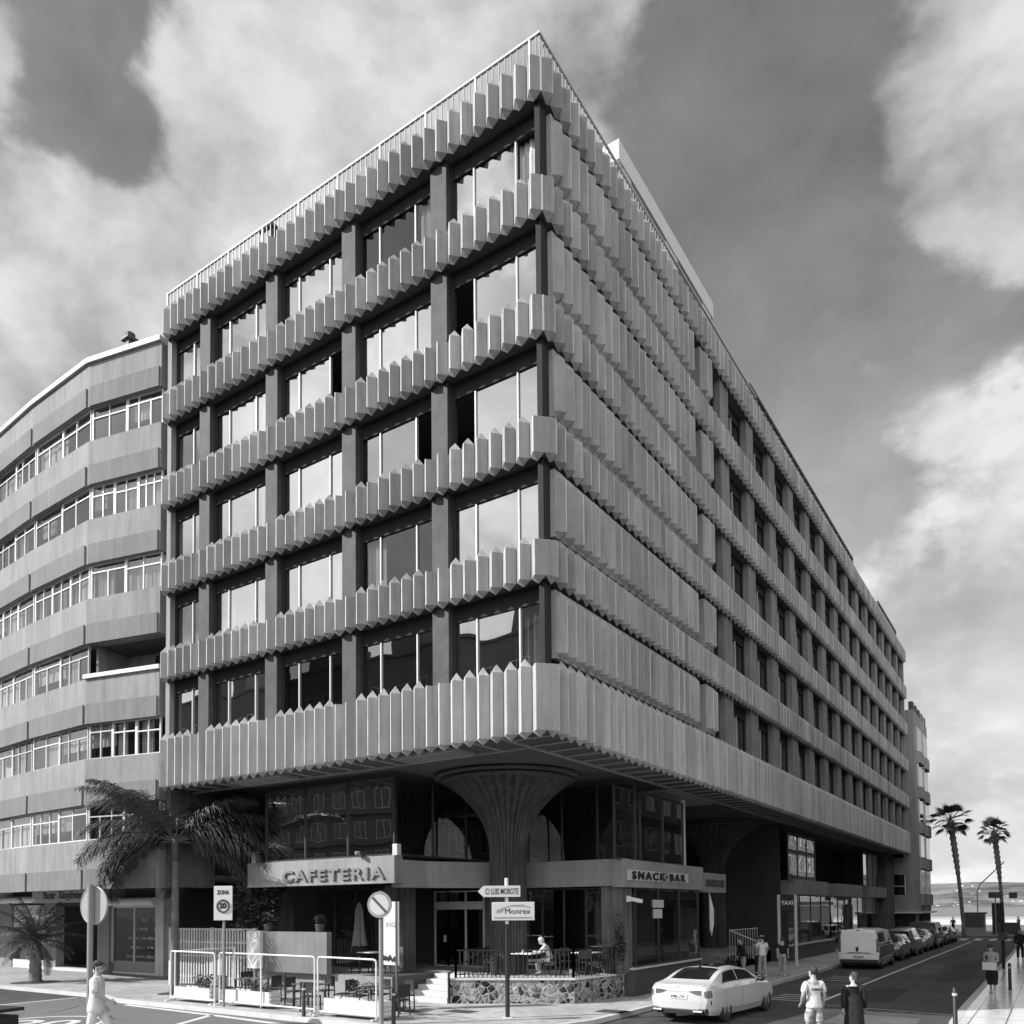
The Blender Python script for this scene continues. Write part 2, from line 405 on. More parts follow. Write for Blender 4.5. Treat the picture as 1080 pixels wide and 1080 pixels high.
def window(parent, plane, a, b, z0, z1, mull=(.27, .75), trans=.44, glass='glass', curtain=None, pos=.42, open_=None):
    """plane 'A': along x at y=pos; plane 'B': along y at x=-pos. frame > pane, mullion bars, curtain"""
    def P(u, d, z): return (u, pos+d, z) if plane == 'A' else (-pos-d, u, z)
    def bx(mb, u0, u1, d0, d1, za, zb):
        p, q = P(u0, d0, za), P(u1, d1, zb); mb.box(*p, *q)
    if glass == 'glass': glass = random.choice(('glass', 'glass', 'glass', 'glass_mid', 'glass_side'))
    fr = MB()
    bx(fr, a, a+.06, -.06, .06, z0, z1); bx(fr, b-.06, b, -.06, .06, z0, z1)
    bx(fr, a+.06, b-.06, -.06, .06, z1-.07, z1); bx(fr, a+.06, b-.06, -.06, .06, z0, z0+.06)
    bx(fr, a+.06, b-.06, -.05, .05, z1-trans-.05, z1-trans)
    w = obj('window', fr, M['frame_dark'], parent)
    ms = [a+(b-a)*m for m in mull]
    tp = MB(); bx(tp, a+.06, b-.06, -.006, .006, z1-trans, z1-.07)
    obj('transom_panel', tp, M['frame_dark'], w)
    gl = MB(); edges = [a+.06]+ms+[b-.06]
    for i in range(len(edges)-1):
        if open_ == i: continue
        e = random.uniform(-.004, .004); f = random.uniform(-.003, .003)
        u0, u1 = edges[i], edges[i+1]; za, zb = z0+.06, z1-trans-.05
        gl.add([P(u0, e, za), P(u1, -e, za), P(u1, -e+f, zb), P(u0, e+f, zb)], [(0,1,2,3)])
    obj('pane', gl, M[glass], w)
    if ms:
        for m in ms:
            mm = MB(); bx(mm, m-.022, m+.022, -.05, .04, z0+.06, z1-trans-.05)
            obj('mullion', mm, M['alu'], w)
    if curtain:
        cm = MB(); u0, u1 = curtain[0]*(b-a)+a, curtain[1]*(b-a)+a
        n = max(6, int((u1-u0)/.05)); pts = [(u0+(u1-u0)*i/n, .2+.035*sin(i*1.7+u0)+.015*sin(i*.6)) for i in range(n+1)]
        vs = [P(u, d, z) for z in (z0+.05, z1-trans) for u, d in pts]
        cm.add(vs, [(i, i+1, n+2+i, n+1+i) for i in range(n)])
        obj('curtain', cm, M['curtain'], w, smooth=True)
    return w

def build_office():
    R = thing('office_building', 'fluted concrete office block filling the street corner above a mushroom column', 'building')
    flat = {7, 8, 15, 16, 23, 24, 31, 32}
    for k in range(6):
        mb = MB(); l_band(mb, BOTS[k], TOPS[k], flat)
        obj('fluted_band', mb, M['fin'] if k < 5 else M['fin_lit'], R)
        cp = MB(); cp.prism([(-.205, -.219), (.219, .216), (.14, .30), (-.29, -.14)], BOTS[k]+.004, TOPS[k]+.012)
        obj('corner_panel', cp, M['fin'] if k < 5 else M['fin_lit'], R, bevel=.012)
        # slab edge behind the fins, with the soffit showing under it
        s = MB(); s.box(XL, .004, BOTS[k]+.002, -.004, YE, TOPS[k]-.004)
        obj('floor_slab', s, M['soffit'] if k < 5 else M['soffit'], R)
    cap = MB()                                         # joint caps on the corner of the upper three bands
    for k in range(3): cap.bar((.008, -.008, BOTS[k]), (.008, -.008, TOPS[k]+.01), .04, .03, (1,-1,0))
    obj('corner_joint', cap, M['white_dirty'], R)
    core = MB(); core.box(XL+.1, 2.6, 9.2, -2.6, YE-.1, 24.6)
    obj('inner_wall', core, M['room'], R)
    end = MB(); end.box(XL-.02, .16, 7.6, XL+.22, 16, 24.57)
    obj('end_wall', end, M['conc'], R)
    rb = MB(); rb.box(XL, YE-.3, 7.6, -.02, YE+.02, 24.57)
    obj('end_wall', rb, M['conc'], R)
    # piers between the bands, full height behind them
    for x in PIER_A:
        mb = MB()
        for k in range(5): mb.box(x-.29, .15, TOPS[k+1]-.1, x+.29, .62, BOTS[k]+.0)
        obj('pier', mb, M['granite'], R)
    for y in PIER_B:
        mb = MB()
        for k in range(5): mb.box(-.62, y-.5, TOPS[k+1]-.1, -.10, y+.5, BOTS[k])
        obj('pier', mb, M['conc'] if False else M['pier_b'], R)
    mb = MB()
    for k in range(5): mb.box(-.30, .14, TOPS[k+1]-.1, -.14, .46, BOTS[k])
    obj('corner_post', mb, M['frame_dark'], R)
    # blank fluted panels and the fluted pier on the long side
    for k in range(5):
        z0, z1 = TOPS[k+1]+.42, BOTS[k]-.45
        mb = MB()
        for j in range(1, 22): fin(mb, (0, PB*j), (0, PB*(j+1)), (1,0), z0, z1)
        obj('fluted_panel', mb, M['fin'], R)
        bk = MB(); bk.box(-.14, PB, z0-.14, -.004, PB*22, z1+.25)
        obj('panel_back', bk, M['fin'], R)
        mb = MB()
        for j in (24, 25): fin(mb, (0, PB*j), (0, PB*(j+1)), (1,0), z0, z1)
        mb.box(-.45, PB*24, z0-.14, -.004, PB*26, z1+.25)
        obj('fluted_pier', mb, M['fin'], R)
    # windows of the short side
    bays = [(PIER_A[0]+.29, -.30)]+[(PIER_A[i+1]+.29, PIER_A[i]-.29) for i in range(3)]+[(XL+.22, PIER_A[3]-.29)]
    rnd = random.Random(3)
    for k in range(5):
        for i, (a, b) in enumerate(bays):
            cu = None
            if rnd.random() < .35: c0 = rnd.choice((0, .3, .72)); cu = (c0+.03, min(.97, c0+.28))
            op = 2 if (k, i) in ((0, 0), (2, 1), (1, 2)) else (0 if (k, i) in ((1, 0), (2, 0)) else None)
            window(R, 'A', a+.02, b-.02, TOPS[k+1]-.02, BOTS[k]+.0, (.27, .75) if i < 4 else (.62,), curtain=cu, open_=op)
    # windows of the long side
    ys = [(12.48+.02, PIER_B[0]-.5)]+[(PIER_B[j]+.5, PIER_B[j+1]-.5) for j in range(13)]+[(PIER_B[13]+.5, YE-.3)]
    for k in range(5):
        window(R, 'B', 10.56, 11.52, TOPS[k+1]-.02, BOTS[k], (.5,), glass='glass_side')
        for i, (a, b) in enumerate(ys):
            cu = None
            if rnd.random() < .5: c0 = rnd.choice((0, .5, .6)); cu = (c0+.03, c0+.4)
            window(R, 'B', a+.01, b-.01, TOPS[k+1]-.02, BOTS[k], (.5,), glass='glass_side', curtain=cu)
    # roof: balustrade, penthouse, dark railing further back
    rl = MB(); z1 = 26.34
    rl.bar((XL, .1, z1), (-.08, .1, z1), .07, .06); rl.bar((-.1, .07, z1), (-.1, 19, z1), .07, .06)
    n = int(-XL/.2); bl = MB()
    for i in range(n): bl.bar((XL+.05+i*.2, .1, 25.5), (XL+.05+i*.2, .1, z1-.03), .026, .026)
    for i in range(93): bl.bar((-.1, .12+i*.2, 25.5), (-.1, .12+i*.2, z1-.03), .026, .026)
    for i in range(0, n, 9): rl.bar((XL+.05+i*.2, .1, 25.5), (XL+.05+i*.2, .1, z1-.03), .06, .06)
    o = obj('roof_railing', rl, M['lightgrey'], R); obj('balusters', bl, M['grey'], o)
    ph = MB(); ph.box(-6.5, 7.2, 29.05, -1.2, 16.6, 29.75)
    ph.box(-1.5, 7.6, 25.5, -1.25, 8.3, 29.05); ph.box(-1.5, 11.4, 25.5, -1.25, 12.6, 29.05); ph.box(-1.5, 15.4, 25.5, -1.25, 16.4, 29.05)
    ph.box(-6.4, 7.6, 25.5, -1.5, 7.8, 29.05); ph.box(-1.46, 8.3, 25.5, -1.27, 15.4, 28.0)
    pp = obj('penthouse', ph, M['white'], R)
    pw = MB(); pw.box(-1.9, 8.3, 28.0, -1.6, 15.4, 29.05); obj('penthouse_window', pw, M['black'], pp)
    dr = MB()
    for y0, y1 in ((19.3, 42.5), (52.2, 61.0)):
        for z in (27.3, 26.95, 26.6): dr.bar((-.5, y0, z), (-.5, y1, z), .1, .14)
        nn = int((y1-y0)/1.2)
        for i in range(nn+1): dr.bar((-.5, y0+i*(y1-y0)/nn, 25.5), (-.5, y0+i*(y1-y0)/nn, 27.3), .06, .06)
        dr.bar((-.5, y0, 27.3), (-1.6, y0, 27.3), .06, .07)
    obj('service_railing', dr, M['black'], R)
    vt = MB(); vt.box(-12.6, 1.2, 25.5, -12.1, 1.7, 27.6); vt.box(-12.7, 1.1, 27.6, -12.0, 1.8, 27.72); obj('roof_vent', vt, M['dark'], R)
    # soffit lattice along the long and the short side
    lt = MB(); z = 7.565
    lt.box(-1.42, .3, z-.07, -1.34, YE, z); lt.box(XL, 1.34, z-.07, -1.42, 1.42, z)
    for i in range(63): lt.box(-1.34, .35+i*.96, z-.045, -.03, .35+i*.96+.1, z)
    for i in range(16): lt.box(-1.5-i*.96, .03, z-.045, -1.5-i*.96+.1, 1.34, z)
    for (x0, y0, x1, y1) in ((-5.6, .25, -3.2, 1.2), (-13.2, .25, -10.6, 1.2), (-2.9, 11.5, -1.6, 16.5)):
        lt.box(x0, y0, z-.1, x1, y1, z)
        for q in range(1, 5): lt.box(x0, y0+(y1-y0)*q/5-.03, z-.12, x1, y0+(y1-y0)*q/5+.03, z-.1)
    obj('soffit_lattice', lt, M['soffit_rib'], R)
    # mezzanine and shop fronts under the overhang
    fas = MB()
    fas.box(-14.41, 2.1, 3.88, -7.12, 2.5, 4.78)                      # cafe fascia
    obj('fascia', fas, M['conc_fascia'], R)
    f2 = MB(); f2.prism([(-7.12, 2.5), (-7.12, 3.8), (-5.2, 6.83), (-1.2, 6.83), (-1.2, 7.3), (-5.5, 7.3), (-7.6, 4.0), (-7.6, 2.5)], 3.75, 4.65)
    obj('fascia', f2, M['conc_fascia'], R)
    f3 = MB(); f3.box(-1.62, 6.80, 3.70, -1.17, 14.07, 4.62)
    snack = obj('fascia', f3, M['conc_fascia'], R)
    f4 = MB(); f4.box(-1.5, 14.25, 3.62, -1.22, 16.95, 4.42); obj('shop_sign_board', f4, M['grey'], R)
    mz = MB(); mz.prism([(-13.4, 2.16), (-7.16, 2.16), (-7.16, 8.0), (-1.35, 8.0), (-1.35, 14.0), (-12, 14.0), (-13.4, 14.0)], 4.3, 4.55)
    obj('mezzanine_floor', mz, M['room'], R)
    # mezzanine glass: one pane mesh per face with dark frames
    def glazing(pts, z0, z1, div, nm='mezzanine_window', g='glass_shop', fm='alu_dark'):
        fr = MB(); gl = MB()
        for (p, q), d in zip(zip(pts[:-1], pts[1:]), div):
            p = V((*p, 0)); q = V((*q, 0))
            for i in range(d+1):
                c = p.lerp(q, i/d); fr.bar((c.x, c.y, z0), (c.x, c.y, z1), .07, .07)
            for i in range(d):
                a, b = p.lerp(q, i/d), p.lerp(q, (i+1)/d); n = (b-a).cross(V((0,0,1))).normalized()*random.uniform(-.006, .006)
                gl.add([(a.x+n.x, a.y+n.y, z0+.05), (b.x, b.y, z0+.05), (b.x, b.y, z1-.05), (a.x, a.y, z1-.05)], [(0,1,2,3)])
            for z in (z0+.03, z1-.03): fr.bar((p.x, p.y, z), (q.x, q.y, z), .06, .06)
        w = obj(nm, fr, M[fm], R); obj('pane', gl, M[g], w); return w
    glazing([(-13.4, 2.14), (-7.14, 2.14)], 4.78, 7.4, (3,), g='glass_front'); glazing([(-7.14, 2.2), (-7.14, 7.95)], 4.78, 7.4, (3,))
    glazing([(-7.14, 7.95), (-1.3, 7.95)], 4.65, 7.4, (4,))
    glazing([(-1.3, 6.35), (-1.3, 12.3)], 4.62, 7.05, (3,))
    st = MB(); st.box(-7.5, 6.5, 4.7, -1.3, 6.6, 4.72)
    ce = MB(); ce.box(-1.36, 12.3, 4.62, -1.24, 12.42, 7.2); ce.box(-7.2, 2.1, 4.78, -7.0, 2.3, 5.15); ce.box(-14.2, 2.12, 4.78, -14.0, 2.3, 5.2)
    obj('corner_trim', ce, M['lightgrey'], R)
    # dark rooms behind the glass; dark wall added as shade in the left gap
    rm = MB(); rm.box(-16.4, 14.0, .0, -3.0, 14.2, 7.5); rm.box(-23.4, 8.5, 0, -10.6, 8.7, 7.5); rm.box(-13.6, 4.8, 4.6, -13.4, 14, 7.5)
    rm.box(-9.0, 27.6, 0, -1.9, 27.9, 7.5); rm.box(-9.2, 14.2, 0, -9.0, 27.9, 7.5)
    obj('room_wall', rm, M['room'], R)  # also holds the dark wall added as shade in the left gap
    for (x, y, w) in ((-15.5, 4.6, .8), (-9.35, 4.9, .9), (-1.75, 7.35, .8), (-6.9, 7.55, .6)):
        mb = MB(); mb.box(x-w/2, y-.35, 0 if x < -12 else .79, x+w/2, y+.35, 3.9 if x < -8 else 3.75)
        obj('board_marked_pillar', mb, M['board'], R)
    # cafe: raised floor, low wall, back glass
    fl = MB(); fl.box(-14.2, 2.4, 0, -7.5, 8.6, .79); fl.box(-7.5, 4.9, 0, -5.5, 8.6, .78)
    obj('cafe_floor', fl, M['conc'], R)
    pw = MB(); pw.box(-13.9, 2.12, .8, -10.25, 2.36, 2.25); obj('low_wall', pw, M['conc_beam'], R)
    pw = MB(); pw.box(-14.25, 1.98, .9, -13.55, 2.40, 2.27); obj('low_wall_end', pw, M['white'], R)
    glazing([(-14.2, 5.3), (-9.8, 5.3)], .8, 3.85, (4,), 'cafe_window')
    # entrance doors
    d = glazing([(-9.55, 7.2), (-8.9, 7.2), (-7.2, 7.2)], .8, 3.72, (1, 2), 'entrance_door', fm='alu')
    hd = MB(); hd.box(-9.5, 7.1, 3.0, -7.2, 7.16, 3.3); hd.box(-9.05, 7.08, 1.75, -8.95, 7.14, 2.0); obj('door_closer', hd, M['alu'], d)
    glazing([(-6.6, 7.5), (-2.1, 7.5)], .8, 3.72, (5,), 'terrace_window')
    # steps and terrace
    stp = MB()
    for k in range(5): stp.box(-7.45, 2.8+.43*k, 0, -5.53, 4.96, .155*(k+1)-.001*k)
    obj('entrance_steps', stp, M['step'], R)
    for k in range(5):
        pass
    sw = MB(); sw.box(-8.9, 2.42, 0, -7.47, 5.0, .80); obj('step_side_wall', sw, M['dark'], R)
    ter = MB(); poly = [(-5.5, 2.85), (-1.98, 4.76), (-1.52, 7.4), (-2.0, 8.4), (-5.5, 8.4)]
    ter.prism(poly, 0, .74); obj('terrace_wall', ter, M['crazy'], R)
    tc = MB(); tc.prism([(-5.53, 2.79), (-1.93, 4.72), (-1.46, 7.4), (-2.0, 8.5), (-5.53, 8.5)], .742, .80); obj('terrace_coping', tc, M['step'], R)
    rl = MB()
    def rail(p, q, n, z0=.8, z1=1.68):
        p, q = V(p), V(q)
        rl.bar((p.x, p.y, z1), (q.x, q.y, z1), .045, .03); rl.bar((p.x, p.y, z0+.1), (q.x, q.y, z0+.1), .03, .02)
        for i in range(n+1):
            c = p.lerp(q, i/n); rl.bar((c.x, c.y, z0), (c.x, c.y, z1), .02, .02)
        for c in (p, q): rl.bar((c.x, c.y, z0), (c.x, c.y, z1+.05), .06, .06)
    rail((-5.4, 3.1, 0), (-2.08, 4.9, 0), 26); rail((-2.08, 4.9, 0), (-1.6, 7.2, 0), 16); rail((-5.4, 3.1, 0), (-5.4, 4.9, 0), 8)
    rl.bar((-5.45, 2.8, .95), (-5.45, 4.9, 1.72), .05, .04); rl.bar((-5.45, 2.8, .05), (-5.45, 2.8, 1.0), .06, .06)
    obj('terrace_railing', rl, M['black'], R)
    # mushroom columns
    def mushroom(cx, cy, r0, r1, zb, zt):
        n = 144; prof = []
        for i in range(15):
            t = i/14; z = zb+(zt-zb)*t
            f = max(0, (z-(zt-2.5))/2.5); prof.append((r0+(r1-.12-r0)*(f**2.4), z))
        mb = MB(); vs = []
        for r, z in prof:
            for k in range(n):
                g = 1-.05*(1 if k % 4 == 0 else 0)+.03*sin(pi*(k % 4)/4)
                vs.append((cx+r*g*cos(2*pi*k/n), cy+r*g*sin(2*pi*k/n), z))
        mb.add(vs, [(i*n+k, i*n+(k+1) % n, (i+1)*n+(k+1) % n, (i+1)*n+k) for i in range(len(prof)-1) for k in range(n)])
        c = obj('mushroom_column', mb, M['column'], R)
        rm = MB(); rm.lathe([(r1-.25, zt-.02), (r1, zt), (r1, zt+.07), (r1-.5, zt+.1)], (cx, cy), 64)
        rm.lathe([(r1-.45, zt+.1), (r1+.25, zt+.14), (r1+.25, zt+.2), (.3, zt+.2)], (cx, cy), 64)
        obj('column_rim', rm, M['conc_dark'], c, angle=30)
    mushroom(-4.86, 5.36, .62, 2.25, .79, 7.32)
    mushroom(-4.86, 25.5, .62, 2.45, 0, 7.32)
    # snack bar front
    sb = MB(); sb.box(-1.55, 7.45, 0, -1.2, 13.7, .9); obj('shop_base', sb, M['dark'], R)
    sl = MB(); sl.box(-1.6, 7.45, .902, -1.14, 13.7, .97); obj('shop_sill', sl, M['lightgrey'], R)
    glazing([(-1.25, 7.75), (-1.25, 13.6)], .97, 3.72, (3,), 'snack_bar_window')
    dd = MB(); dd.box(-2.6, 14.4, 0, -2.4, 16.6, 3.0); obj('side_door', dd, M['board'], R)
    cm = MB(); cm.bar((-1.05, 6.95, 3.3), (-.9, 7.5, 3.22), .12, .12); cm.box(-1.16, 6.9, 3.2, -1.05, 7.0, 3.4); obj('security_camera', cm, M['white'], R)
    gw = MB(); gw.box(-3.2, 8.6, .9, -3.1, 13.6, 3.6); gw.box(-2.2, 9.0, .9, -2.1, 9.12, 2.9)
    obj('room_wall', gw, M['room_mid'], R)
    # signs on the fascias
    t = place(fit(text_mb('CAFETERIA', .50, .16, spacing=1.25, bold=.014), 4.9, .40), (-9.96, 2.10, 4.23)); obj('sign_lettering', t, M['sign_bronze'], R)
    wb = MB()
    for i, y in enumerate([7.0+.50*k for k in range(11)]):
        if i == 6: continue
        wb.box(-1.17, y, 3.93, -1.14, y+.40, 4.29)
    o = obj('sign_plates', wb, M['lightgrey'], R)
    t = place(fit(text_mb('SNACK·BAR', .46, .04, spacing=1.4, bold=.012), 4.7, .28), (-1.11, 9.65, 4.11), pi/2); obj('sign_lettering', t, M['black'], R)
    t = place(fit(text_mb('INNHOUSE', .36, .04, bold=.01), 2.2, .3), (-1.20, 15.6, 4.0), pi/2); obj('sign_lettering', t, M['dark'], R)
    wl = MB(); wl.box(-1.24, 9.2, 3.0, -1.2, 10.1, 3.28); wl.box(-1.24, 9.25, 2.62, -1.2, 9.95, 2.95); obj('window_notice', wl, M['lightgrey'], R)
    # spot lamp on the cafe fascia
    sp = MB(); sp.bar((-8.6, 2.15, 4.78), (-8.6, 1.95, 4.92), .04, .04); sp.bar((-8.7, 2.0, 4.92), (-8.45, 1.82, 4.88), .12, .1); obj('spot_lamp', sp, M['grey'], R)
    # the far shops
    for y0, y1 in ((29.1, 36.2), (39.1, 47.1), (50.4, 57.7)):
        mb = MB(); mb.box(-4.5, y0, 3.66, -1.2, y1, 4.5); obj('shop_canopy', mb, M['conc_fascia'], R)
    glazing([(-1.5, 27.95), (-1.5, 34.0)], 4.5, 7.1, (3,), 'mezzanine_window'); glazing([(-1.5, 48.9), (-1.5, 55.0)], 4.5, 7.1, (3,), 'mezzanine_window')
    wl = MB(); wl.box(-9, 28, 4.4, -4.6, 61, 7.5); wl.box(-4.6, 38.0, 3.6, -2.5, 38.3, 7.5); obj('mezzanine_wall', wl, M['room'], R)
    glazing([(-1.7, 28.4), (-1.7, 38.7), (-1.7, 47.6), (-1.7, 56.6)], .85, 3.66, (4, 4, 3), 'shop_window', g='glass_front')
    sb = MB(); sb.box(-2.0, 28.2, .0, -1.45, 38.7, .8); obj('shop_base', sb, M['dark'], R)
    sb = MB(); sb.box(-2.0, 28.2, .802, -1.4, 38.7, .87); obj('shop_sill', sb, M['lightgrey'], R)
    wl = MB(); wl.box(-6, 28, 0, -5.8, 57, 3.6); obj('shop_back_wall', wl, M['white_dirty'], R)
    ew = MB(); ew.box(-9, 57.4, 0, -1.2, 61.3, 7.55); obj('end_pier_wall', ew, M['conc_dark'], R)
    es = MB()
    for k in range(5): es.box(-8, 19+.35*k, 0, -2.4, 27.5, .16*(k+1)); 
    obj('side_entrance_steps', es, M['conc'], R)
    rl = MB()
    rl.bar((-2.2, 20.2, 1.9), (-2.2, 24.5, 1.9), .05, .05); rl.bar((-1.1, 21.8, 1.2), (-2.2, 20.2, 1.9), .05, .05)
    for i in range(12): rl.bar((-2.2, 20.2+i*.39, .4), (-2.2, 20.2+i*.39, 1.9), .025, .025)
    rl.bar((-1.1, 21.8, 1.2), (-1.1, 21.8, 0), .05, .05)
    obj('entrance_railing', rl, M['lightgrey'], R)
    return R
# ------------------------------------------------------------------ neighbouring buildings
def seg_frame(p, q):
    p, q = V((*p, 0)), V((*q, 0)); d = (q-p).normalized(); n = V((d.y, -d.x, 0))   # n faces the street for p left, q right
    return p, q, d, n

def facade_box(mb, p, q, d, n, u0, u1, o0, o1, z0, z1):
    """box along the facade segment: u along d from p, o outward along n"""
    a, b = p+d*u0, p+d*u1
    pts = [a+n*o0, b+n*o0, b+n*o1, a+n*o1]
    mb.prism([(c.x, c.y) for c in pts], z0, z1)

def build_left_block():
    R = thing('apartment_building', 'stepped concrete apartment block with white window bands left of the fluted offices', 'building', (-24, 2, 0), world=True)
    segs = [((-33.5, .1), (-25.3, -.52)), ((-25.3, -.52), (-20.7, -.65)), ((-20.7, -.65), (-17.1, .18))]
    wb = [5.80+3.17*k for k in range(6)]
    band = MB(); boxes = MB(); coping = MB()
    rnd = random.Random(11)
    back = []
    for si, (p_, q_) in enumerate(segs):
        p, q, d, n = seg_frame(p_, q_); Lg = (q-p).length
        for k in range(7):
            top = wb[k] if k < 6 else 24.78
            bot = 3.92 if k == 0 else wb[k-1]+1.40
            facade_box(band, p, q, d, n, 0, Lg, -.5, 0, bot, top)
            # protruding beam under each band, with a gap at the joint
            facade_box(boxes, p, q, d, n, .12 if si else 0, Lg-.08, .003, .07, bot-.02, bot+.76)
        # roof edge
        facade_box(coping, p, q, d, n, 0, Lg, -.6, .12, 24.783, 24.98)
        # windows
        for k in range(6):
            if si == 2 and k == 2: continue
            z0, z1 = wb[k], wb[k]+1.40
            unit = (2 if si else 4)+(rnd.random() < .3)
            for u in range(unit):
                u0, u1 = .06+(Lg-.12)*u/unit, .06+(Lg-.12)*(u+1)/unit
                fr = MB(); gl = MB(); t = .05
                def fb(a, b, za, zb, o0=-.22, o1=-.14): facade_box(fr, p, q, d, n, a, b, o0, o1, za, zb)
                fb(u0, u0+t*1.4, z0, z1); fb(u1-t, u1, z0, z1); fb(u0+t*1.4, u1-t, z0, z0+t*1.2); fb(u0+t*1.4, u1-t, z1-t, z1)
                np_ = rnd.choice((2, 2, 3)); zt = z0+rnd.choice((.95, .95, 1.05, .9))
                fb(u0+t*1.4, u1-t, zt, zt+t)
                for j in range(1, np_):
                    c = u0+(u1-u0)*j/np_; fb(c-.025, c+.025, z0+t*1.2, zt)
                    if rnd.random() < .6: fb(c-.02, c+.02, zt+t, z1-t)
                w = obj('window', fr, M['white'] if rnd.random() < .72 else M['alu'], R)
                for j in range(np_):
                    a, b = p+d*(u0+(u1-u0)*j/np_), p+d*(u0+(u1-u0)*(j+1)/np_)
                    e = n*(-.18+rnd.uniform(-.006, .006)); e2 = n*(-.18+rnd.uniform(-.006, .006))
                    gl.add([(a+e+V((0,0,z0)))[:], (b+e2+V((0,0,z0)))[:], (b+e2+V((0,0,z1)))[:], (a+e+V((0,0,z1)))[:]], [(0,1,2,3)])
                obj('pane', gl, M['glass_flat'], w)
                if rnd.random() < .75:
                    cm = MB(); c0 = rnd.choice((0, .1, .45)); c1 = c0+rnd.uniform(.35, .55)
                    if rnd.random() < .35: c0, c1 = 0, 1
                    m_ = 14; vs = []
                    for z in (z0+(0 if rnd.random() < .7 else .5), z1-.05):
                        for j in range(m_+1):
                            c = p+d*(u0+(u1-u0)*(c0+(c1-c0)*j/m_))+n*(-.34+.03*sin(j*2.1)); vs.append((c.x, c.y, z))
                    cm.add(vs, [(j, j+1, m_+2+j, m_+1+j) for j in range(m_)])
                    obj('curtain', cm, M['curtain'] if rnd.random() < .7 else M['blind'], w)
    obj('spandrel', band, M['conc'], R); obj('roof_coping', coping, M['lightgrey'], R); obj('facade_beam', boxes, M['conc_beam'], R)
    # open balcony on the right bay
    p, q, d, n = seg_frame(*segs[2]); Lg = (q-p).length
    bl = MB(); z0 = wb[2]
    facade_box(bl, p, q, d, n, -.05, Lg+.05, -.02, .1, z0+.002, z0+.16)
    rb = obj('balcony_rail', bl, M['white'], R)
    bw = MB(); facade_box(bw, p, q, d, n, 0, Lg, -2.2, -2.0, z0-.3, z0+1.6); facade_box(bw, p, q, d, n, Lg-.1, Lg, -2.0, -.5, z0-.3, z0+1.6); facade_box(bw, p, q, d, n, 0, .12, -2.0, -.5, z0-.3, z0+1.6)
    obj('balcony_wall', bw, M['conc'], R)
    bd = MB(); facade_box(bd, p, q, d, n, 1.6, 2.9, -1.998, -1.95, z0-.2, z0+1.3); obj('balcony_door', bd, M['black'], R)
    # body, rooms, side
    body = MB(); body.prism([(-33.5, 2.6), (-17.2, 2.6), (-17.2, 16), (-33.5, 16)], 4.52, 24.7); obj('inner_wall', body, M['room'], R)
    sl = MB()
    for k in range(7):
        z = (4.5 if k == 0 else wb[k-1]+1.42); zt = (wb[k]-.02 if k < 6 else 24.7)
        sl.prism([(-33.4, -.05), (-25.3, -.3), (-20.7, -.3), (-17.3, .4), (-17.3, 2.5), (-33.4, 2.5)], z, zt)
    obj('floor_slab', sl, M['soffit'], R)
    sd = MB(); sd.box(-17.28, .55, 3.94, -16.9, 2.5, 24.7); obj('party_wall', sd, M['conc_dark'], R)
    ch = MB(); ch.box(-19.5, .1, 24.9, -19.2, .4, 25.7); ch.box(-19.6, .0, 25.7, -19.1, .5, 25.8); ch.tube([(-19.35, .25, 25.8), (-19.35, .25, 26.0)], .2, 10)
    obj('chimney', ch, M['dark'], R); ch = MB(); ch.box(-24.6, .1, 24.9, -23.6, .9, 25.5); obj('roof_hatch', ch, M['conc'], R)
    # ground floor: recessed shops at y=5
    for x0, x1 in ((-24.49, -23.85), (-29.4, -28.4), (-34.6, -33.4), (-43, -38.1)):
        gw = MB(); gw.box(x0, 4.85, 0, x1, 5.3, 4.42); obj('shop_pier', gw, M['white_dirty'] if x0 > -25 else M['conc'], R)
    bk = MB(); bk.box(-45, 7.4, 0, -23.8, 7.6, 4.42); bk.box(-23.86, 5.3, 0, -23.5, 12, 4.42); bk.box(-45, 4.95, 3.34, -23.9, 7.4, 4.42)
    obj('shop_back_wall', bk, M['room'], R)
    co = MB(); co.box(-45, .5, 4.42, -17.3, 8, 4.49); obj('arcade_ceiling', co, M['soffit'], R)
    rc = MB()
    rc.tube([(-29.2, 4.7, 3.5), (-24.3, 4.7, 3.5)], .2, 14); rc.tube([(-39.0, 4.7, 3.72), (-34.9, 4.7, 3.72)], .18, 14)
    obj('awning_roll', rc, M['fabric_light'], R, smooth=False, angle=40)
    w = MB(); w.box(-28.4, 5.0, .55, -28.3, 5.1, 3.3); w.box(-24.6, 5.0, .1, -24.5, 5.1, 3.3); w.box(-26.5, 5.0, .6, -26.43, 5.08, 3.3); w.box(-28.4, 5.0, 3.22, -24.5, 5.1, 3.32); w.box(-28.3, 5.0, .0, -24.5, 5.1, .1)
    sw = obj('shop_window', w, M['white'], R)
    g = MB(); g.add([(-28.3, 5.05, .6), (-24.6, 5.05, .6), (-24.6, 5.05, 3.25), (-28.3, 5.05, 3.25)], [(0,1,2,3)]); obj('pane', g, M['glass_display'], sw)
    k = MB(); k.box(-28.3, 5.02, .1, -24.6, 5.12, .62); obj('kick_panel', k, M['grey'], sw)
    sh = MB()
    for i in range(5): sh.box(-28.2, 5.5+.05*i, .7+.45*i, -24.6, 6.0, .74+.45*i)
    obj('display_shelf', sh, M['dark'], sw)
    rs = MB()
    for i in range(10): rs.box(-38, 4.9+.02*(i % 2), 3.3-.12*i, -34.6, 5.0, 3.42-.12*i)
    rs2 = obj('roller_shutter', rs, M['blind'], R)
    lw = MB(); lw.box(-38.1, 4.9, 0, -34.6, 5.2, .45); obj('shop_sill', lw, M['white'], R)
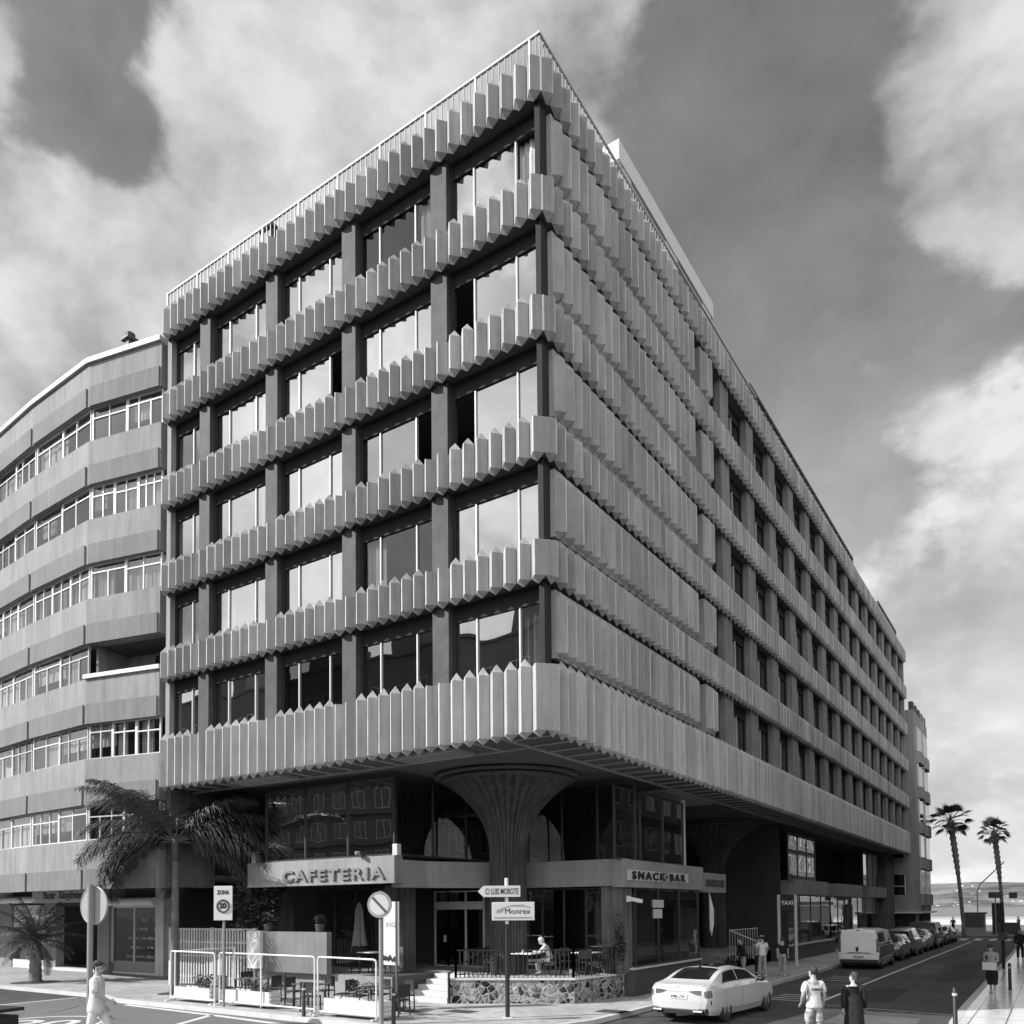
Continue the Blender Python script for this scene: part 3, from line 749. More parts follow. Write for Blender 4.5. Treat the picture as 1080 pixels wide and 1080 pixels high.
    sg = MB(); sg.box(-35.3, 4.55, 3.52, -29.9, 4.65, 4.28)
    s = obj('shop_sign', sg, M['signgrey'], R)
    t = place(text_mb('Bazar  Xingcheng', .55, .02, bold=.012), (-32.2, 4.54, 3.9)); obj('sign_lettering', t, M['black'], s)
    st = MB(); st.box(-33.4, 4.7, 0, -29.4, 5.2, .14); obj('door_step', st, M['step'], R)
    bxm = MB(); bxm.box(-34.6, 4.6, 1.0, -34.0, 4.86, 1.75); obj('meter_box', bxm, M['white'], R)

def shoes():
    mb = MB(); mb.ell((0, 0, .05), (.14, .05, .045), 10, 6); mb.ell((-.08, 0, .085), (.06, .045, .05), 8, 6); mb.box(-.13, -.045, 0, .13, .045, .012)
    first = None; rnd = random.Random(5); ms = [M['shoe'], M['shoe_dark'], M['cloth_mid']]
    for r in range(5):
        for c in range(11):
            loc = (-28.05+c*.33+rnd.uniform(-.04, .04), 5.7+.05*r, .745+.45*r)
            if first is None:
                o = obj('shoe', mb, ms[0], smooth=True); first = o
                o2 = first
            else:
                o2 = first.copy(); COL.objects.link(o2)
                if rnd.random() < .6: o2.data = DATA_SHOE(first, ms[rnd.randrange(3)])
            o2.location = loc; o2.rotation_euler = (0, 0, rnd.uniform(-.6, .6)+pi/2*(rnd.random() < .5))
            tag(o2, 'shoe on display behind the shop window beside the palm', 'shoe', 'shoes in the shop window')
_shoe = {}
def DATA_SHOE(first, m):
    if m.name not in _shoe:
        d = first.data.copy(); d.materials.clear(); d.materials.append(m); _shoe[m.name] = d
    return _shoe[m.name]

def build_far_block():
    R = thing('corner_apartments', 'plain pale apartment block with shallow bays beyond the fluted offices', 'building', (-4, 64, 0), world=True)
    lv = [3.0, 6.3, 9.5, 12.7, 15.9, 19.3]
    b = MB(); b.box(-16, 62.8, 2.6, .35, 71, 20.3)
    for k in range(6):
        z0 = lv[k]-.55; z1 = lv[k]+.95 if k < 5 else 20.4
        b.box(-6, 61.9, z0, .6, 62.85, z1)                     # solid bands on the end face
    b.box(-.25, 61.88, 2.5, .62, 62.8, 20.42); b.box(.1, 62.8, 2.5, .6, 71, 20.4)
    obj('wall', b, M['conc'], R)
    for k in range(5):
        z0, z1 = lv[k]+.95, lv[k+1]-.55
        w = MB(); w.box(-5.9, 62.3, z0, -.26, 62.4, z1); ww = obj('window', w, M['car_glass'], R)
        f = MB(); f.box(-.45, 62.0, z0, -.33, 62.3, z1); f.box(-1.6, 62.24, z0, -1.5, 62.3, z1); f.box(-5.9, 62.24, z0+.75, -.3, 62.29, z0+.82); obj('frame', f, M['white'], ww)
    for y in (63.6, 67.4):
        for k in range(5):
            bb = MB(); bb.prism([(.5, y), (.85, y+.25), (.92, y+1.6), (.85, y+2.95), (.5, y+3.2)], lv[k]+.0, lv[k]+1.05); obj('bay_parapet', bb, M['conc'], R)
            w = MB(); w.box(.6, y+.1, lv[k]+1.05, .66, y+3.0, lv[k+1]-.1); ww = obj('bay_window', w, M['car_glass'], R)
            f = MB(); f.box(.6, y+.02, lv[k]+1.05, .72, y+.1, lv[k+1]-.1); obj('frame', f, M['white'], ww)
    for i in range(5):
        rl = MB(); rl.box(.2, 62.1+i*1.9, 20.43, .55, 63.1+i*1.9, 21.2); obj('merlon', rl, M['conc_dark'], R)
    aw = MB(); aw.box(-6, 61.0, 2.32, 1.0, 62, 2.45); aw.box(.5, 62, 2.32, 1.2, 70, 2.45); obj('awning', aw, M['white_dirty'], R)
    gs = MB(); gs.box(-12, 63.2, 0, .4, 63.3, 2.6); gs.box(.2, 63.3, 0, .3, 70.5, 2.6); obj('shop_front', gs, M['black'], R)
    for y in (62.2, 66, 70):
        p = MB(); p.box(.3, y, 0, .6, y+.35, 2.5); obj('pillar', p, M['conc'], R)

def build_opposite():
    """blocks across both streets: seen mirrored in the glass, and bouncing light onto the shaded front"""
    def block(nm, label, loc, face, L, H, z0, fl, wm):
        R = thing(nm, label, 'building', loc, world=True)
        b = MB(); x, y = loc[0], loc[1]
        wins = []
        if face == 'N':                                          # facade on y=loc.y facing +y, along x
            b.box(x-L/2, y-12, 0, x+L/2, y, H); b.box(x-L/2-.2, y-12, H, x+L/2+.2, y+.25, H+.35); [b.box(x-L/2+q, y-9, H+.35, x-L/2+q+4, y-3, H+5) for q in (8, 24, 36, 50)]
            for f in range(int((H-4)/fl)):
                z = 4.4+f*fl; b.box(x-L/2, y, z-.75, x+L/2, y+.5, z-.55)
                for i in range(int(L/3.2)):
                    wins.append((x-L/2+.8+i*3.2, y, z))
        else:                                                     # facade on x=loc.x facing -x, along y
            b.box(x, y-L/2, 0, x+12, y+L/2, H); b.box(x-.25, y-L/2-.2, H, x+12, y+L/2+.2, H+.35)
            for f in range(int((H-4)/fl)):
                z = 4.4+f*fl; b.box(x-.5, y-L/2, z-.75, x, y+L/2, z-.55)
                for i in range(int(L/3.2)):
                    wins.append((x, y-L/2+.8+i*3.2, z))
        obj('wall', b, M[wm], R)
        w = MB(); fr = MB()
        for (a, c, z) in wins:
            if face == 'N': w.box(a, c-.02, z, a+1.7, c+.03, z+1.7); fr.box(a-.08, c-.02, z-.08, a+1.78, c+.06, z); fr.box(a+.8, c, z, a+.88, c+.06, z+1.7); fr.box(a-.08, c, z, a, c+.06, z+1.78); fr.box(a+1.7, c, z, a+1.78, c+.06, z+1.78); fr.box(a, c, z+1.7, a+1.7, c+.06, z+1.78)
            else: w.box(a-.03, c, z, a+.02, c+1.7, z+1.7); fr.box(a-.06, c-.08, z-.08, a+.02, c+1.78, z); fr.box(a-.06, c+.8, z, a, c+.88, z+1.7); fr.box(a-.06, c-.08, z, a, c, z+1.78); fr.box(a-.06, c+1.7, z, a, c+1.78, z+1.78); fr.box(a-.06, c, z+1.7, a, c+1.7, z+1.78)
        o = obj('window_glass', w, M['car_glass'], R); o['kind'] = 'stuff'; o = obj('window_frame', fr, M['white'], R); o['kind'] = 'stuff'
        sh = MB()
        if face == 'N': sh.box(x-L/2+1, y-.1, .3, x+L/2-1, y+.04, 3.1)
        else: sh.box(x-.04, y-L/2+1, .3, x+.1, y+L/2-1, 3.1)
        obj('shop_front', sh, M['room'], R)
    block('town_block', 'long grey town block across the crossing, mirrored in the lower windows', (-52, -42, 0), 'N', 60, 28, 0, 3.2, 'conc_beam')
    block('long_town_block', 'pale balconied block across the car street, mirrored in the shop glass', (13.6, 58, 0), 'W', 104, 16, 0, 3.2, 'conc_fascia')
# ------------------------------------------------------------------ ground, roads, water, sky
SUN_AZ = 224.2      # clockwise from +Y
SUN_EL = 33.0
def pixdir(px, py):
    """compass direction of a cloud bank, from the angles it was sighted at in the photograph (1080 px, f = 862.7)"""
    yaw, pit, rol = radians(33.63), radians(2.10), radians(-.49)
    f = V((-sin(yaw)*cos(pit), cos(yaw)*cos(pit), sin(pit))); r = V((cos(yaw), sin(yaw), 0)); u = r.cross(f)
    r2 = r*cos(rol)+u*sin(rol); u2 = -r*sin(rol)+u*cos(rol)
    return (f+r2*(px-540)/862.7+u2*(927-py)/862.7).normalized()

def build_sky():
    w = bpy.data.worlds.new('World'); SC.world = w; w.use_nodes = True
    nt = w.node_tree; N, L = nt.nodes, nt.links
    bg = N['Background']; bg.inputs['Strength'].default_value = .1
    sky = N.new('ShaderNodeTexSky'); sky.sky_type = 'NISHITA'; sky.sun_disc = False
    sky.sun_elevation = radians(SUN_EL); sky.sun_rotation = radians(SUN_AZ); sky.altitude = 0; sky.air_density = 1.0; sky.dust_density = 1.2; sky.ozone_density = 1.5
    sp = N.new('ShaderNodeSeparateColor'); L.new(sky.outputs[0], sp.inputs[0])
    def math(op, a, b=None, clamp=False):
        x = N.new('ShaderNodeMath'); x.operation = op; x.use_clamp = clamp
        for i, s in enumerate((a, b)):
            if s is None: continue
            if isinstance(s, (int, float)): x.inputs[i].default_value = s
            else: L.new(s, x.inputs[i])
        return x.outputs[0]
    def mr(v, a, b, c, d, smooth=True):
        r = N.new('ShaderNodeMapRange'); r.interpolation_type = 'SMOOTHSTEP' if smooth else 'LINEAR'
        for n_, val in zip(('From Min', 'From Max', 'To Min', 'To Max'), (a, b, c, d)): r.inputs[n_].default_value = val
        L.new(v, r.inputs['Value']); return r.outputs['Result']
    tc = N.new('ShaderNodeTexCoord')
    xyz = N.new('ShaderNodeSeparateXYZ'); L.new(tc.outputs['Generated'], xyz.inputs[0])
    # flat cloud deck seen in perspective
    den = math('ADD', math('MAXIMUM', xyz.outputs['Z'], 0.0), .22)
    cx = N.new('ShaderNodeCombineXYZ'); L.new(math('DIVIDE', xyz.outputs['X'], den), cx.inputs[0]); L.new(math('DIVIDE', xyz.outputs['Y'], den), cx.inputs[1])
    def noise(scale, detail, off, rough=.55, dist=0.0):
        mp = N.new('ShaderNodeMapping'); mp.inputs['Location'].default_value = off; mp.inputs['Scale'].default_value = (1, 1, 1.5); L.new(tc.outputs['Generated'], mp.inputs['Vector'])
        n = N.new('ShaderNodeTexNoise'); n.inputs['Scale'].default_value = scale; n.inputs['Detail'].default_value = detail
        n.inputs['Roughness'].default_value = rough; n.inputs['Distortion'].default_value = dist
        L.new(mp.outputs[0], n.inputs['Vector']); return n.outputs['Fac']
    n1 = noise(4.2, 14, (3.1, 1.7, 0), .56, .15)
    n1b = noise(4.2, 6, (3.1-.045, 1.7-.05, .06), .52, .15)      # the same billows, shifted towards the sun: their lit and shaded sides
    n2 = noise(9.0, 11, (7.7, 2.2, 1.0), .58, .2)
    cov = math('ADD', math('MULTIPLY', n1, 1.55), -.30)
    blobs = [(20, 250, 9, .22), (120, 330, 13, .34), (40, 330, 8, .12), (270, 190, 12, .34), (350, 90, 7, .06), (330, 60, 10, .12), (470, 20, 9, .1), (60, 120, 6, .10), (560, 10, 8, .08),
             (190, 45, 7, -.46), (85, 215, 5, -.46), (110, 120, 4, -.1), (20, 30, 6, -.2), (30, 395, 4.5, -.45), (780, 230, 13, -.10), (700, 60, 9, .02), (850, 320, 7, -.16), (640, 30, 8, .02), (790, 120, 7, -.24), (850, 40, 6, -.2), (880, 240, 4, -.12), (930, 560, 6, -.1), (880, 500, 5, -.08),
             (990, 50, 8, .26), (940, 150, 5, .12), (1060, 150, 6, .2), (1065, 270, 5, .18), (985, 400, 5, .16), (930, 440, 4, .10), (870, 410, 3, .1), (1030, 480, 5, .12), (930, 330, 4, .0),
             (1000, 330, 3.5, -.14), (1060, 370, 3, -.1), (1020, 620, 8, .08), (1000, 780, 9, .14), (980, 890, 9, .1)]
    for px, py, w_, a in blobs:
        d = N.new('ShaderNodeVectorMath'); d.operation = 'DOT_PRODUCT'; L.new(tc.outputs['Generated'], d.inputs[0]); d.inputs[1].default_value = pixdir(px, py)
        c1 = cos(radians(w_*1.25))
        cov = math('ADD', cov, mr(d.outputs['Value'], c1, 1.0, 0, a))
    # cloud banks added behind the camera: window reflections and fill on the shaded fins
    d = N.new('ShaderNodeVectorMath'); d.operation = 'DOT_PRODUCT'; L.new(tc.outputs['Generated'], d.inputs[0]); d.inputs[1].default_value = V((-.55, -.62, .56)).normalized()
    cov = math('ADD', cov, mr(d.outputs['Value'], cos(radians(55)), 1.0, 0, .02))
    d = N.new('ShaderNodeVectorMath'); d.operation = 'DOT_PRODUCT'; L.new(tc.outputs['Generated'], d.inputs[0]); d.inputs[1].default_value = V((.45, -.68, .6)).normalized()
    cov = math('ADD', cov, mr(d.outputs['Value'], cos(radians(62)), 1.0, 0, .22))
    mir = d
    d2 = N.new('ShaderNodeVectorMath'); d2.operation = 'DOT_PRODUCT'; L.new(tc.outputs['Generated'], d2.inputs[0]); d2.inputs[1].default_value = V((-.55, -.62, .5)).normalized()
    mask = mr(math('ADD', cov, math('MULTIPLY', math('SUBTRACT', n2, .5), .25)), .46, .66, 0, 1)
    relief = math('ADD', math('MULTIPLY', math('SUBTRACT', n1, n1b), 2.6), math('MULTIPLY', math('SUBTRACT', n2, .5), .65))
    shade = math('ADD', math('ADD', relief, .52), math('MULTIPLY', math('SUBTRACT', cov, .6), .35))
    cl = mr(shade, .0, 1.0, CLOUD_LO, CLOUD_HI, False)
    fill_side = N.new('ShaderNodeVectorMath'); fill_side.operation = 'DOT_PRODUCT'; L.new(tc.outputs['Generated'], fill_side.inputs[0]); fill_side.inputs[1].default_value = V((.55, -.60, .58)).normalized()
    cl = math('MULTIPLY', cl, mr(fill_side.outputs['Value'], .0, .85, 1.0, BANK_FILL))  # unseen clouds behind the camera brightened, added as fill for shaded faces
    cl = math('MULTIPLY', cl, mr(d2.outputs['Value'], .55, .9, 1.0, 1.08))
    blue = math('ADD', math('MULTIPLY', sp.outputs[0], SKY_GAIN), SKY_ADD)
    hz = mr(xyz.outputs['Z'], 0.0, .70, HAZE, 0.0)
    base = math('MULTIPLY', math('ADD', blue, hz), mr(n2, .3, .72, .85, 1.22, False))
    cl = math('ADD', cl, math('MULTIPLY', hz, .55))
    mx = N.new('ShaderNodeMix'); mx.data_type = 'FLOAT'
    L.new(mask, mx.inputs[0]); L.new(base, mx.inputs[2]); L.new(cl, mx.inputs[3])
    L.new(mx.outputs[0], bg.inputs['Color'])
    try: w.cycles.sampling_method = 'MANUAL'; w.cycles.sample_map_resolution = 512
    except Exception: pass
    s = bpy.data.lights.new('sun', 'SUN'); s.energy = SUN_E; s.angle = radians(.6); s.color = (1, 1, 1)
    o = bpy.data.objects.new('sun', s); COL.objects.link(o)
    a = radians(SUN_AZ); e = radians(SUN_EL)
    dirv = V((sin(a)*cos(e), cos(a)*cos(e), sin(e)))
    o.rotation_euler = dirv.to_track_quat('Z', 'Y').to_euler(); o.location = (-40, -40, 60)

KERB = [(-70, -1.1), (-18.2, -1.25), (-16.6, -1.75), (-4.2, -1.95), (-1.6, -1.55), (-.2, -.2), (.30, 1.8), (.34, 5.2), (.7, 8.5), (1.3, 13.0), (1.3, 62.5), (.2, 65.2), (-2.5, 66.5)]
def build_ground():
    g = MB(); g.add([(-400, -300, -.13), (400, -300, -.13), (400, 128, -.13), (-400, 128, -.13)], [(0,1,2,3)])
    struct('road', g, M['asphalt'])
    # sloping beach and sea
    b = MB(); b.add([(-600, 128, -.13), (500, 128, -.13), (700, 460, -3.0), (-900, 460, -3.0)], [(0,1,2,3)]); struct('beach', b, M['sand'])
    b = MB(); b.add([(-9000, 455, -2.96), (9000, 455, -2.96), (9000, 9000, -2.96), (-9000, 9000, -2.96)], [(0,1,2,3)]); struct('sea', b, M['sea'])
    # paler raised table in the side street
    z = MB(); z.add([(-19.3, -14, -.126), (-4.5, -14, -.126), (-4.5, -1.7, -.126), (-16.6, -1.7, -.126), (-18.4, -1.2, -.126), (-19.3, -1.2, -.126)], [(0,1,2,3,4,5)])
    struct('raised_road_table', z, M['asphalt_pale'])
    # pavement round the block, kerb along its edge
    poly = KERB+[(-70, 66.5)]
    mb = MB(); mb.prism(poly, -.5, 0); struct('pavement', mb, M['paving'])
    kb = MB()
    for (a, c) in zip(KERB[:-1], KERB[1:]):
        d = (V((*c, 0))-V((*a, 0))); Lg = d.length; d.normalize(); n = V((d.y, -d.x, 0)); k = max(1, int(Lg/1.0))
        for i in range(k):
            p, q = V((*a, 0))+d*(Lg*i/k+.006), V((*a, 0))+d*(Lg*(i+1)/k-.006)
            kb.prism([(x.x, x.y) for x in (p-n*.14, q-n*.14, q+n*.03, p+n*.03)], -.3, .006)
    struct('kerb', kb, M['kerb'])
    # right-hand pavement
    mb = MB(); mb.prism([(8.35, 9.5), (8.4, 5.9), (8.6, 4.2), (9.4, 2.2), (11, .6), (40, .4), (40, 62), (9.0, 62), (8.35, 58)], -.5, 0); struct('pavement_across', mb, M['paving_right'])
    kb = MB(); line = [(9.4, 2.2), (8.6, 4.2), (8.4, 5.9), (8.35, 9.5), (8.35, 58)]
    for (a, c) in zip(line[:-1], line[1:]):
        d = (V((*c, 0))-V((*a, 0))); Lg = d.length; d.normalize(); n = V((-d.y, d.x, 0)); k = max(1, int(Lg/.9))
        for i in range(k):
            p, q = V((*a, 0))+d*(Lg*i/k+.008), V((*a, 0))+d*(Lg*(i+1)/k-.008)
            kb.prism([(x.x, x.y) for x in (p-n*.16, q-n*.16, q+n*.04, p+n*.04)], -.3, .006)
    struct('kerb_across', kb, M['kerb'])
    mb = MB(); mb.prism([(-7.4, -9.6), (-6.6, -10.2), (-4.4, -9.0), (-4.9, -7.6), (-6.4, -7.5)], -.4, .10); struct('traffic_island', mb, M['paving'])
    # promenade beyond the far crossing
    mb = MB(); mb.prism([(-200, 74), (200, 74), (200, 128), (-200, 128)], -.4, -.02); struct('promenade', mb, M['asphalt_pale'])
    # painted markings
    pm = MB(); zz = -.122
    def line2(p, q, w, z=zz):
        p, q = V((*p, z)), V((*q, z)); d = (q-p).normalized(); n = V((-d.y, d.x, 0))*w/2
        pm.add([p-n, q-n, q+n, p+n], [(0,1,2,3)])
    line2((4.22, 9.3), (4.62, 62), .13)
    line2((3.9, 9.4), (8.2, 8.5), .07)
    for i in range(4): line2((2.5+.0*i, 10.1+.6*i), (4.1, 10.0+.6*i), .13)
    for i in range(3): line2((2.3, 18.6+1.0*i), (4.0, 18.0+1.0*i), .13)
    for i in range(9): line2((-1+1.15*i, 65.2), (-1+1.15*i, 69.0), .55)
    line2((-19.35, -1.6), (-19.35, -9), .16)
    line2((-10.6, -2.2), (-7.0, -9.0), .2); line2((-15.5, -2.0), (-10.4, -2.25), .22); line2((-10.4, -2.25), (-5.0, -2.7), .22)
    c = (-13.2, -6.0); pr = None
    for R0 in (1.75,):
        n = 40
        vs = [(c[0]+(R0-(.16 if j else 0))*cos(2*pi*k/n), c[1]+(R0-(.16 if j else 0))*sin(2*pi*k/n), zz) for j in (0, 1) for k in range(n)]
        pm.add(vs, [(k, (k+1) % n, n+(k+1) % n, n+k) for k in range(n)])
    t = text_mb('20', 2.1, .002, bold=.03); t.xf(Matrix.Translation(V((*c, zz+.001))) @ Matrix.Rotation(radians(30), 4, 'Z') @ Matrix.Rotation(-pi/2, 4, 'X')); pm.add(t.v, t.f)
    struct('road_markings', pm, M['roadpaint'])
    for m_, rects in (('asphalt_patch', [(4.9, 11, 6.2, 16), (6.4, 20, 7.6, 34), (2.6, -3.5, 5.2, -1.2), (5.1, 36, 6.0, 47), (-14, -4.4, -11.2, -3.3)]), ('asphalt_worn', [(5.4, 5.2, 7.6, 7.4), (4.9, 24, 5.9, 31), (1.9, 14.6, 3.9, 17.2), (.9, -2.2, 2.1, 1.0)])):
        mb = MB()
        for x0, y0, x1, y1 in rects: mb.add([(x0, y0, -.1265), (x1, y0+.1, -.1265), (x1-.05, y1, -.1265), (x0+.04, y1-.1, -.1265)], [(0,1,2,3)])
        struct('road_patch', mb, M[m_])
    rc = random.Random(21); mb = MB()
    for q in range(16):
        x, y = (rc.uniform(-17, -13), rc.uniform(-7, -3.5)) if q < 5 else (rc.uniform(1.8, 8.0), rc.uniform(-3, 40)); a = rc.uniform(0, 6.28); pts = [(x, y)]
        for k in range(rc.randrange(6, 16)): a += rc.uniform(-.7, .7); x += .22*cos(a); y += .22*sin(a); pts.append((x, y))
        for a0, b0 in zip(pts[:-1], pts[1:]):
            d = (V((*b0, 0))-V((*a0, 0))).normalized()*.014; n = V((-d.y, d.x, 0)); p, p2 = V((*a0, -.1205)), V((*b0, -.1205)); mb.add([p-n-d, p2-n+d, p2+n+d, p+n-d], [(0,1,2,3)])
    struct('road_cracks', mb, M['black'])
    for x, y in ((5.6, 8.6), (6.4, 18), (-8.6, -6.6)):
        mb = MB(); mb.disc((x, y, -.118), .36, (0, 0, 1), .006); mb.tube([(x+.3*cos(t*pi/12), y+.3*sin(t*pi/12), -.114) for t in range(25)], .012, 4, False)
        single('manhole_cover', mb, M['dark'], 'round iron manhole cover set in the '+('crossing near the two pedestrians' if y < 10 and x > 0 else 'side road beside the painted twenty' if x < 0 else 'middle of the car street'), 'manhole cover', (x, y, -.12))
    # manhole covers and tactile plates
    for i, (x, y, w, h) in enumerate(((-3.9, 1.4, .9, .6), (.0, 3.6, 1.0, .7), (-5.2, .7, .5, .4))):
        mb = MB(); mb.box(x-w/2, y-h/2, .001, x+w/2, y+h/2, .006)
        single('inspection_cover', mb, M['dark'], ['dark inspection cover in the pavement left of the street sign pole', 'dark inspection cover in the pavement left of the white saloon', 'small dark cover in the pavement by the entrance steps'][i], 'manhole cover', (x, y, 0), 'covers set into the pavement')
    # hills across the bay: a displaced ridge surface, 3 km away
    mb = MB(); NX, NY = 150, 26; rnd = random.Random(4)
    def ridge(x):
        # heights sampled along the far shore from the photograph's skyline
        pts = [(-4000, 60), (-1300, 78), (-800, 72), (-520, 84), (-330, 90), (-230, 96), (-100, 90), (30, 92), (150, 108), (400, 135), (1200, 120), (4000, 70)]
        for (a, ha), (b, hb) in zip(pts[:-1], pts[1:]):
            if a <= x <= b: t = (x-a)/(b-a); t = t*t*(3-2*t); return ha+(hb-ha)*t
        return 60
    from mathutils import noise as mn
    for j in range(NY):
        t = j/(NY-1)
        for i in range(NX):
            x = -3000+6000*i/(NX-1); y = 2500+900*t
            prof = sin(min(1, t*1.05)*pi/2)**1.15
            hgt = ridge(x)*prof*(.92+.3*mn.noise(V((x*.004, t*3, 0))) * (1-.65*t))+10*mn.noise(V((x*.011, t*7, 3)))*t*(1-t)*2
            mb.v.append((x, y, -3+max(0, hgt)))
    mb.f += [(j*NX+i, j*NX+i+1, (j+1)*NX+i+1, (j+1)*NX+i) for j in range(NY-1) for i in range(NX-1)]
    o = struct('hills', mb, M['hill'], smooth=True)
    hs = MB()
    for i in range(200):
        x = rnd.uniform(-1300, 700); t = rnd.uniform(.03, .16) if rnd.random() < .6 else rnd.uniform(.2, .75)
        y = 2500+900*t; h = ridge(x)*sin(min(1, t*1.05)*pi/2)**1.15*.92-4
        s = rnd.uniform(2, 6); hs.box(x-s, y-s*.5, h-4, x+s, y+s*.5, h+rnd.uniform(1.5, 4))
    tag(obj('hillside_houses', hs, M['lightgrey']), 'tiny pale houses scattered over the far hillside', 'houses', kind='stuff')
    return

# ------------------------------------------------------------------ vegetation
def frond(mb, base, az, el, length, droop, nleaf=34, leaf=.6, seed=0, vee=.5):
    """feather-palm frond: arching midrib with many drooping leaflets"""
    rnd = random.Random(seed); pts = []; p = V(base); a = el
    n = 14
    for i in range(n+1):
        pts.append(p.copy()); d = V((cos(az)*cos(a), sin(az)*cos(a), sin(a))); p = p+d*(length/n); a -= droop/n*(0.45+1.1*i/n)
    mb.tube(pts, [.035*(1-i/(n+1))+.006 for i in range(n+1)], 5, False)
    side = V((-sin(az), cos(az), 0))
    for k in range(nleaf):
        t = .12+.88*k/(nleaf-1); f = t*n; i = min(int(f), n-1); c = pts[i].lerp(pts[i+1], f-i); d = (pts[i+1]-pts[i]).normalized()
        up = side.cross(d).normalized()
        L_ = leaf*(.45+.9*sin(pi*min(1, t*.9+.1)))*rnd.uniform(.85, 1.12)
        for s in (-1, 1):
            dirv = (d*rnd.uniform(.55, .8)+side*s*1.0+up*rnd.uniform(-.1, vee)).normalized()
            m_ = c+dirv*L_*.5; e = m_+(dirv+V((0, 0, -.75*rnd.uniform(.6, 1.5)))).normalized()*L_*.55
            w = d*.0105*(1+leaf)
            mb.add([c-w, c+w, m_+w, m_-w, e], [(0,1,2,3), (3,2,4)])

def feather_palm(name, label, loc, trunk_h, r0, r1, nf, length, leaf, mat_tr, el=(.2, 1.25), droop=(1.2, 2.1), seed=1, shaft=True, cat='palm tree', nleaf=34, azs=None):
    R = thing(name, label, cat, loc)
    t = MB(); n = 14; rnd = random.Random(seed); prof = []
    for i in range(n+1):
        z = trunk_h*i/n; r = r0+(r1-r0)*(i/n); r *= (1.25 if i == 0 else 1)*(1+.05*(-1)**i)
        prof.append((r, z))
    t.lathe(prof, (0, 0), 14); obj('trunk', t, M[mat_tr], R, smooth=True)
    if shaft:
        s = MB(); s.lathe([(r1*1.1, trunk_h-.02), (r1*1.35, trunk_h+.35), (r1*.9, trunk_h+1.0)], (0, 0), 12); obj('crownshaft', s, M['leaf'], R, smooth=True)
    c = MB()
    for k in range(nf):
        az = azs[k] if azs else 2*pi*k*.382+rnd.uniform(-.2, .2); q = k/(nf-1)
        frond(c, (0, 0, trunk_h+(.7 if shaft else .05)), az, el[0]+(el[1]-el[0])*q, length*rnd.uniform(.85, 1.1), droop[1]+(droop[0]-droop[1])*q, nleaf, leaf, seed*50+k)
    obj('crown', c, M['leaf'], R)
    return R

def fan_palm(label, loc, h, lean, crown, seed):
    R = thing('fan_palm', label, 'palm tree', loc, group='tall fan palms by the beach')
    rnd = random.Random(seed); t = MB(); pts = []; rs = []
    for i in range(41):
        q = i/40; pts.append((lean[0]*q+.25*sin(q*3)*.5, lean[1]*q, h*q)); rs.append((.17 if q < .5 else .17+.10*min(1, (q-.5)*5))*(1+(.16 if q > .5 else .05)*(-1)**i)*(1.25-.25*min(1, q*8)))
    t.tube(pts, rs, 10); obj('trunk', t, M['trunk'], R, smooth=True)
    top = V(pts[-1]); c = MB(); sk = MB()
    for k in range(22):
        az = 2.4*k+rnd.uniform(-.35, .35); q = k/21; el = -.8+2.2*q; Ls = crown*(.40+.15*rnd.random())
        st = top+V((cos(az)*cos(el), sin(az)*cos(el), sin(el)*.9))*Ls
        c.tube([top, (top+st)/2+V((0, 0, .08)), st], [.035, .025, .02], 4, False)
        out = (st-top).normalized(); side = V((-sin(az), cos(az), 0)); up = side.cross(out); tw = rnd.uniform(-.6, .6); side = (side*cos(tw)+up*sin(tw)).normalized()
        m_ = 15; R_ = crown*.44*rnd.uniform(.85, 1.1)
        for j in range(m_):
            an = -1.25+2.5*j/(m_-1); d = (out*cos(an)+side*sin(an)).normalized(); d2 = (d+V((0, 0, -.6))).normalized()
            w = (side*cos(an)-out*sin(an))*R_*.075
            mid = st+d*R_*.55; tip = mid+d2*R_*.5
            c.add([st, mid-w, tip, mid+w], [(0,1,2,3)])
    for k in range(40):
        az = rnd.uniform(0, 2*pi); z = rnd.uniform(-.9, .1); b = top+V((cos(az)*.25, sin(az)*.25, z)); e = b+V((cos(az)*.35, sin(az)*.35, -.7)); s = V((-sin(az), cos(az), 0))*.08
        sk.add([b-s, b+s, e], [(0,1,2)])
    obj('crown', c, M['leaf'], R); obj('dry_skirt', sk, M['leaf_dry'], R)
    return R

def leaf_cloud(mb, clumps, n, size, seed, flat=.3):
    rnd = random.Random(seed)
    for k in range(n):
        c, r = clumps[rnd.randrange(len(clumps))]
        d = V((rnd.gauss(0, 1), rnd.gauss(0, 1), rnd.gauss(0, 1))).normalized()*(rnd.random()**.45)
        p = V(c)+V((d.x*r[0], d.y*r[1], d.z*r[2]))
        u = V((rnd.gauss(0, 1), rnd.gauss(0, 1), rnd.gauss(0, flat))).normalized(); w = u.cross(V((rnd.gauss(0, 1), rnd.gauss(0, 1), 1.2))).normalized()
        s = size*rnd.uniform(.6, 1.3)
        mb.add([p-u*s, p+w*s*.38, p+u*s, p-w*s*.38], [(0,1,2,3)])

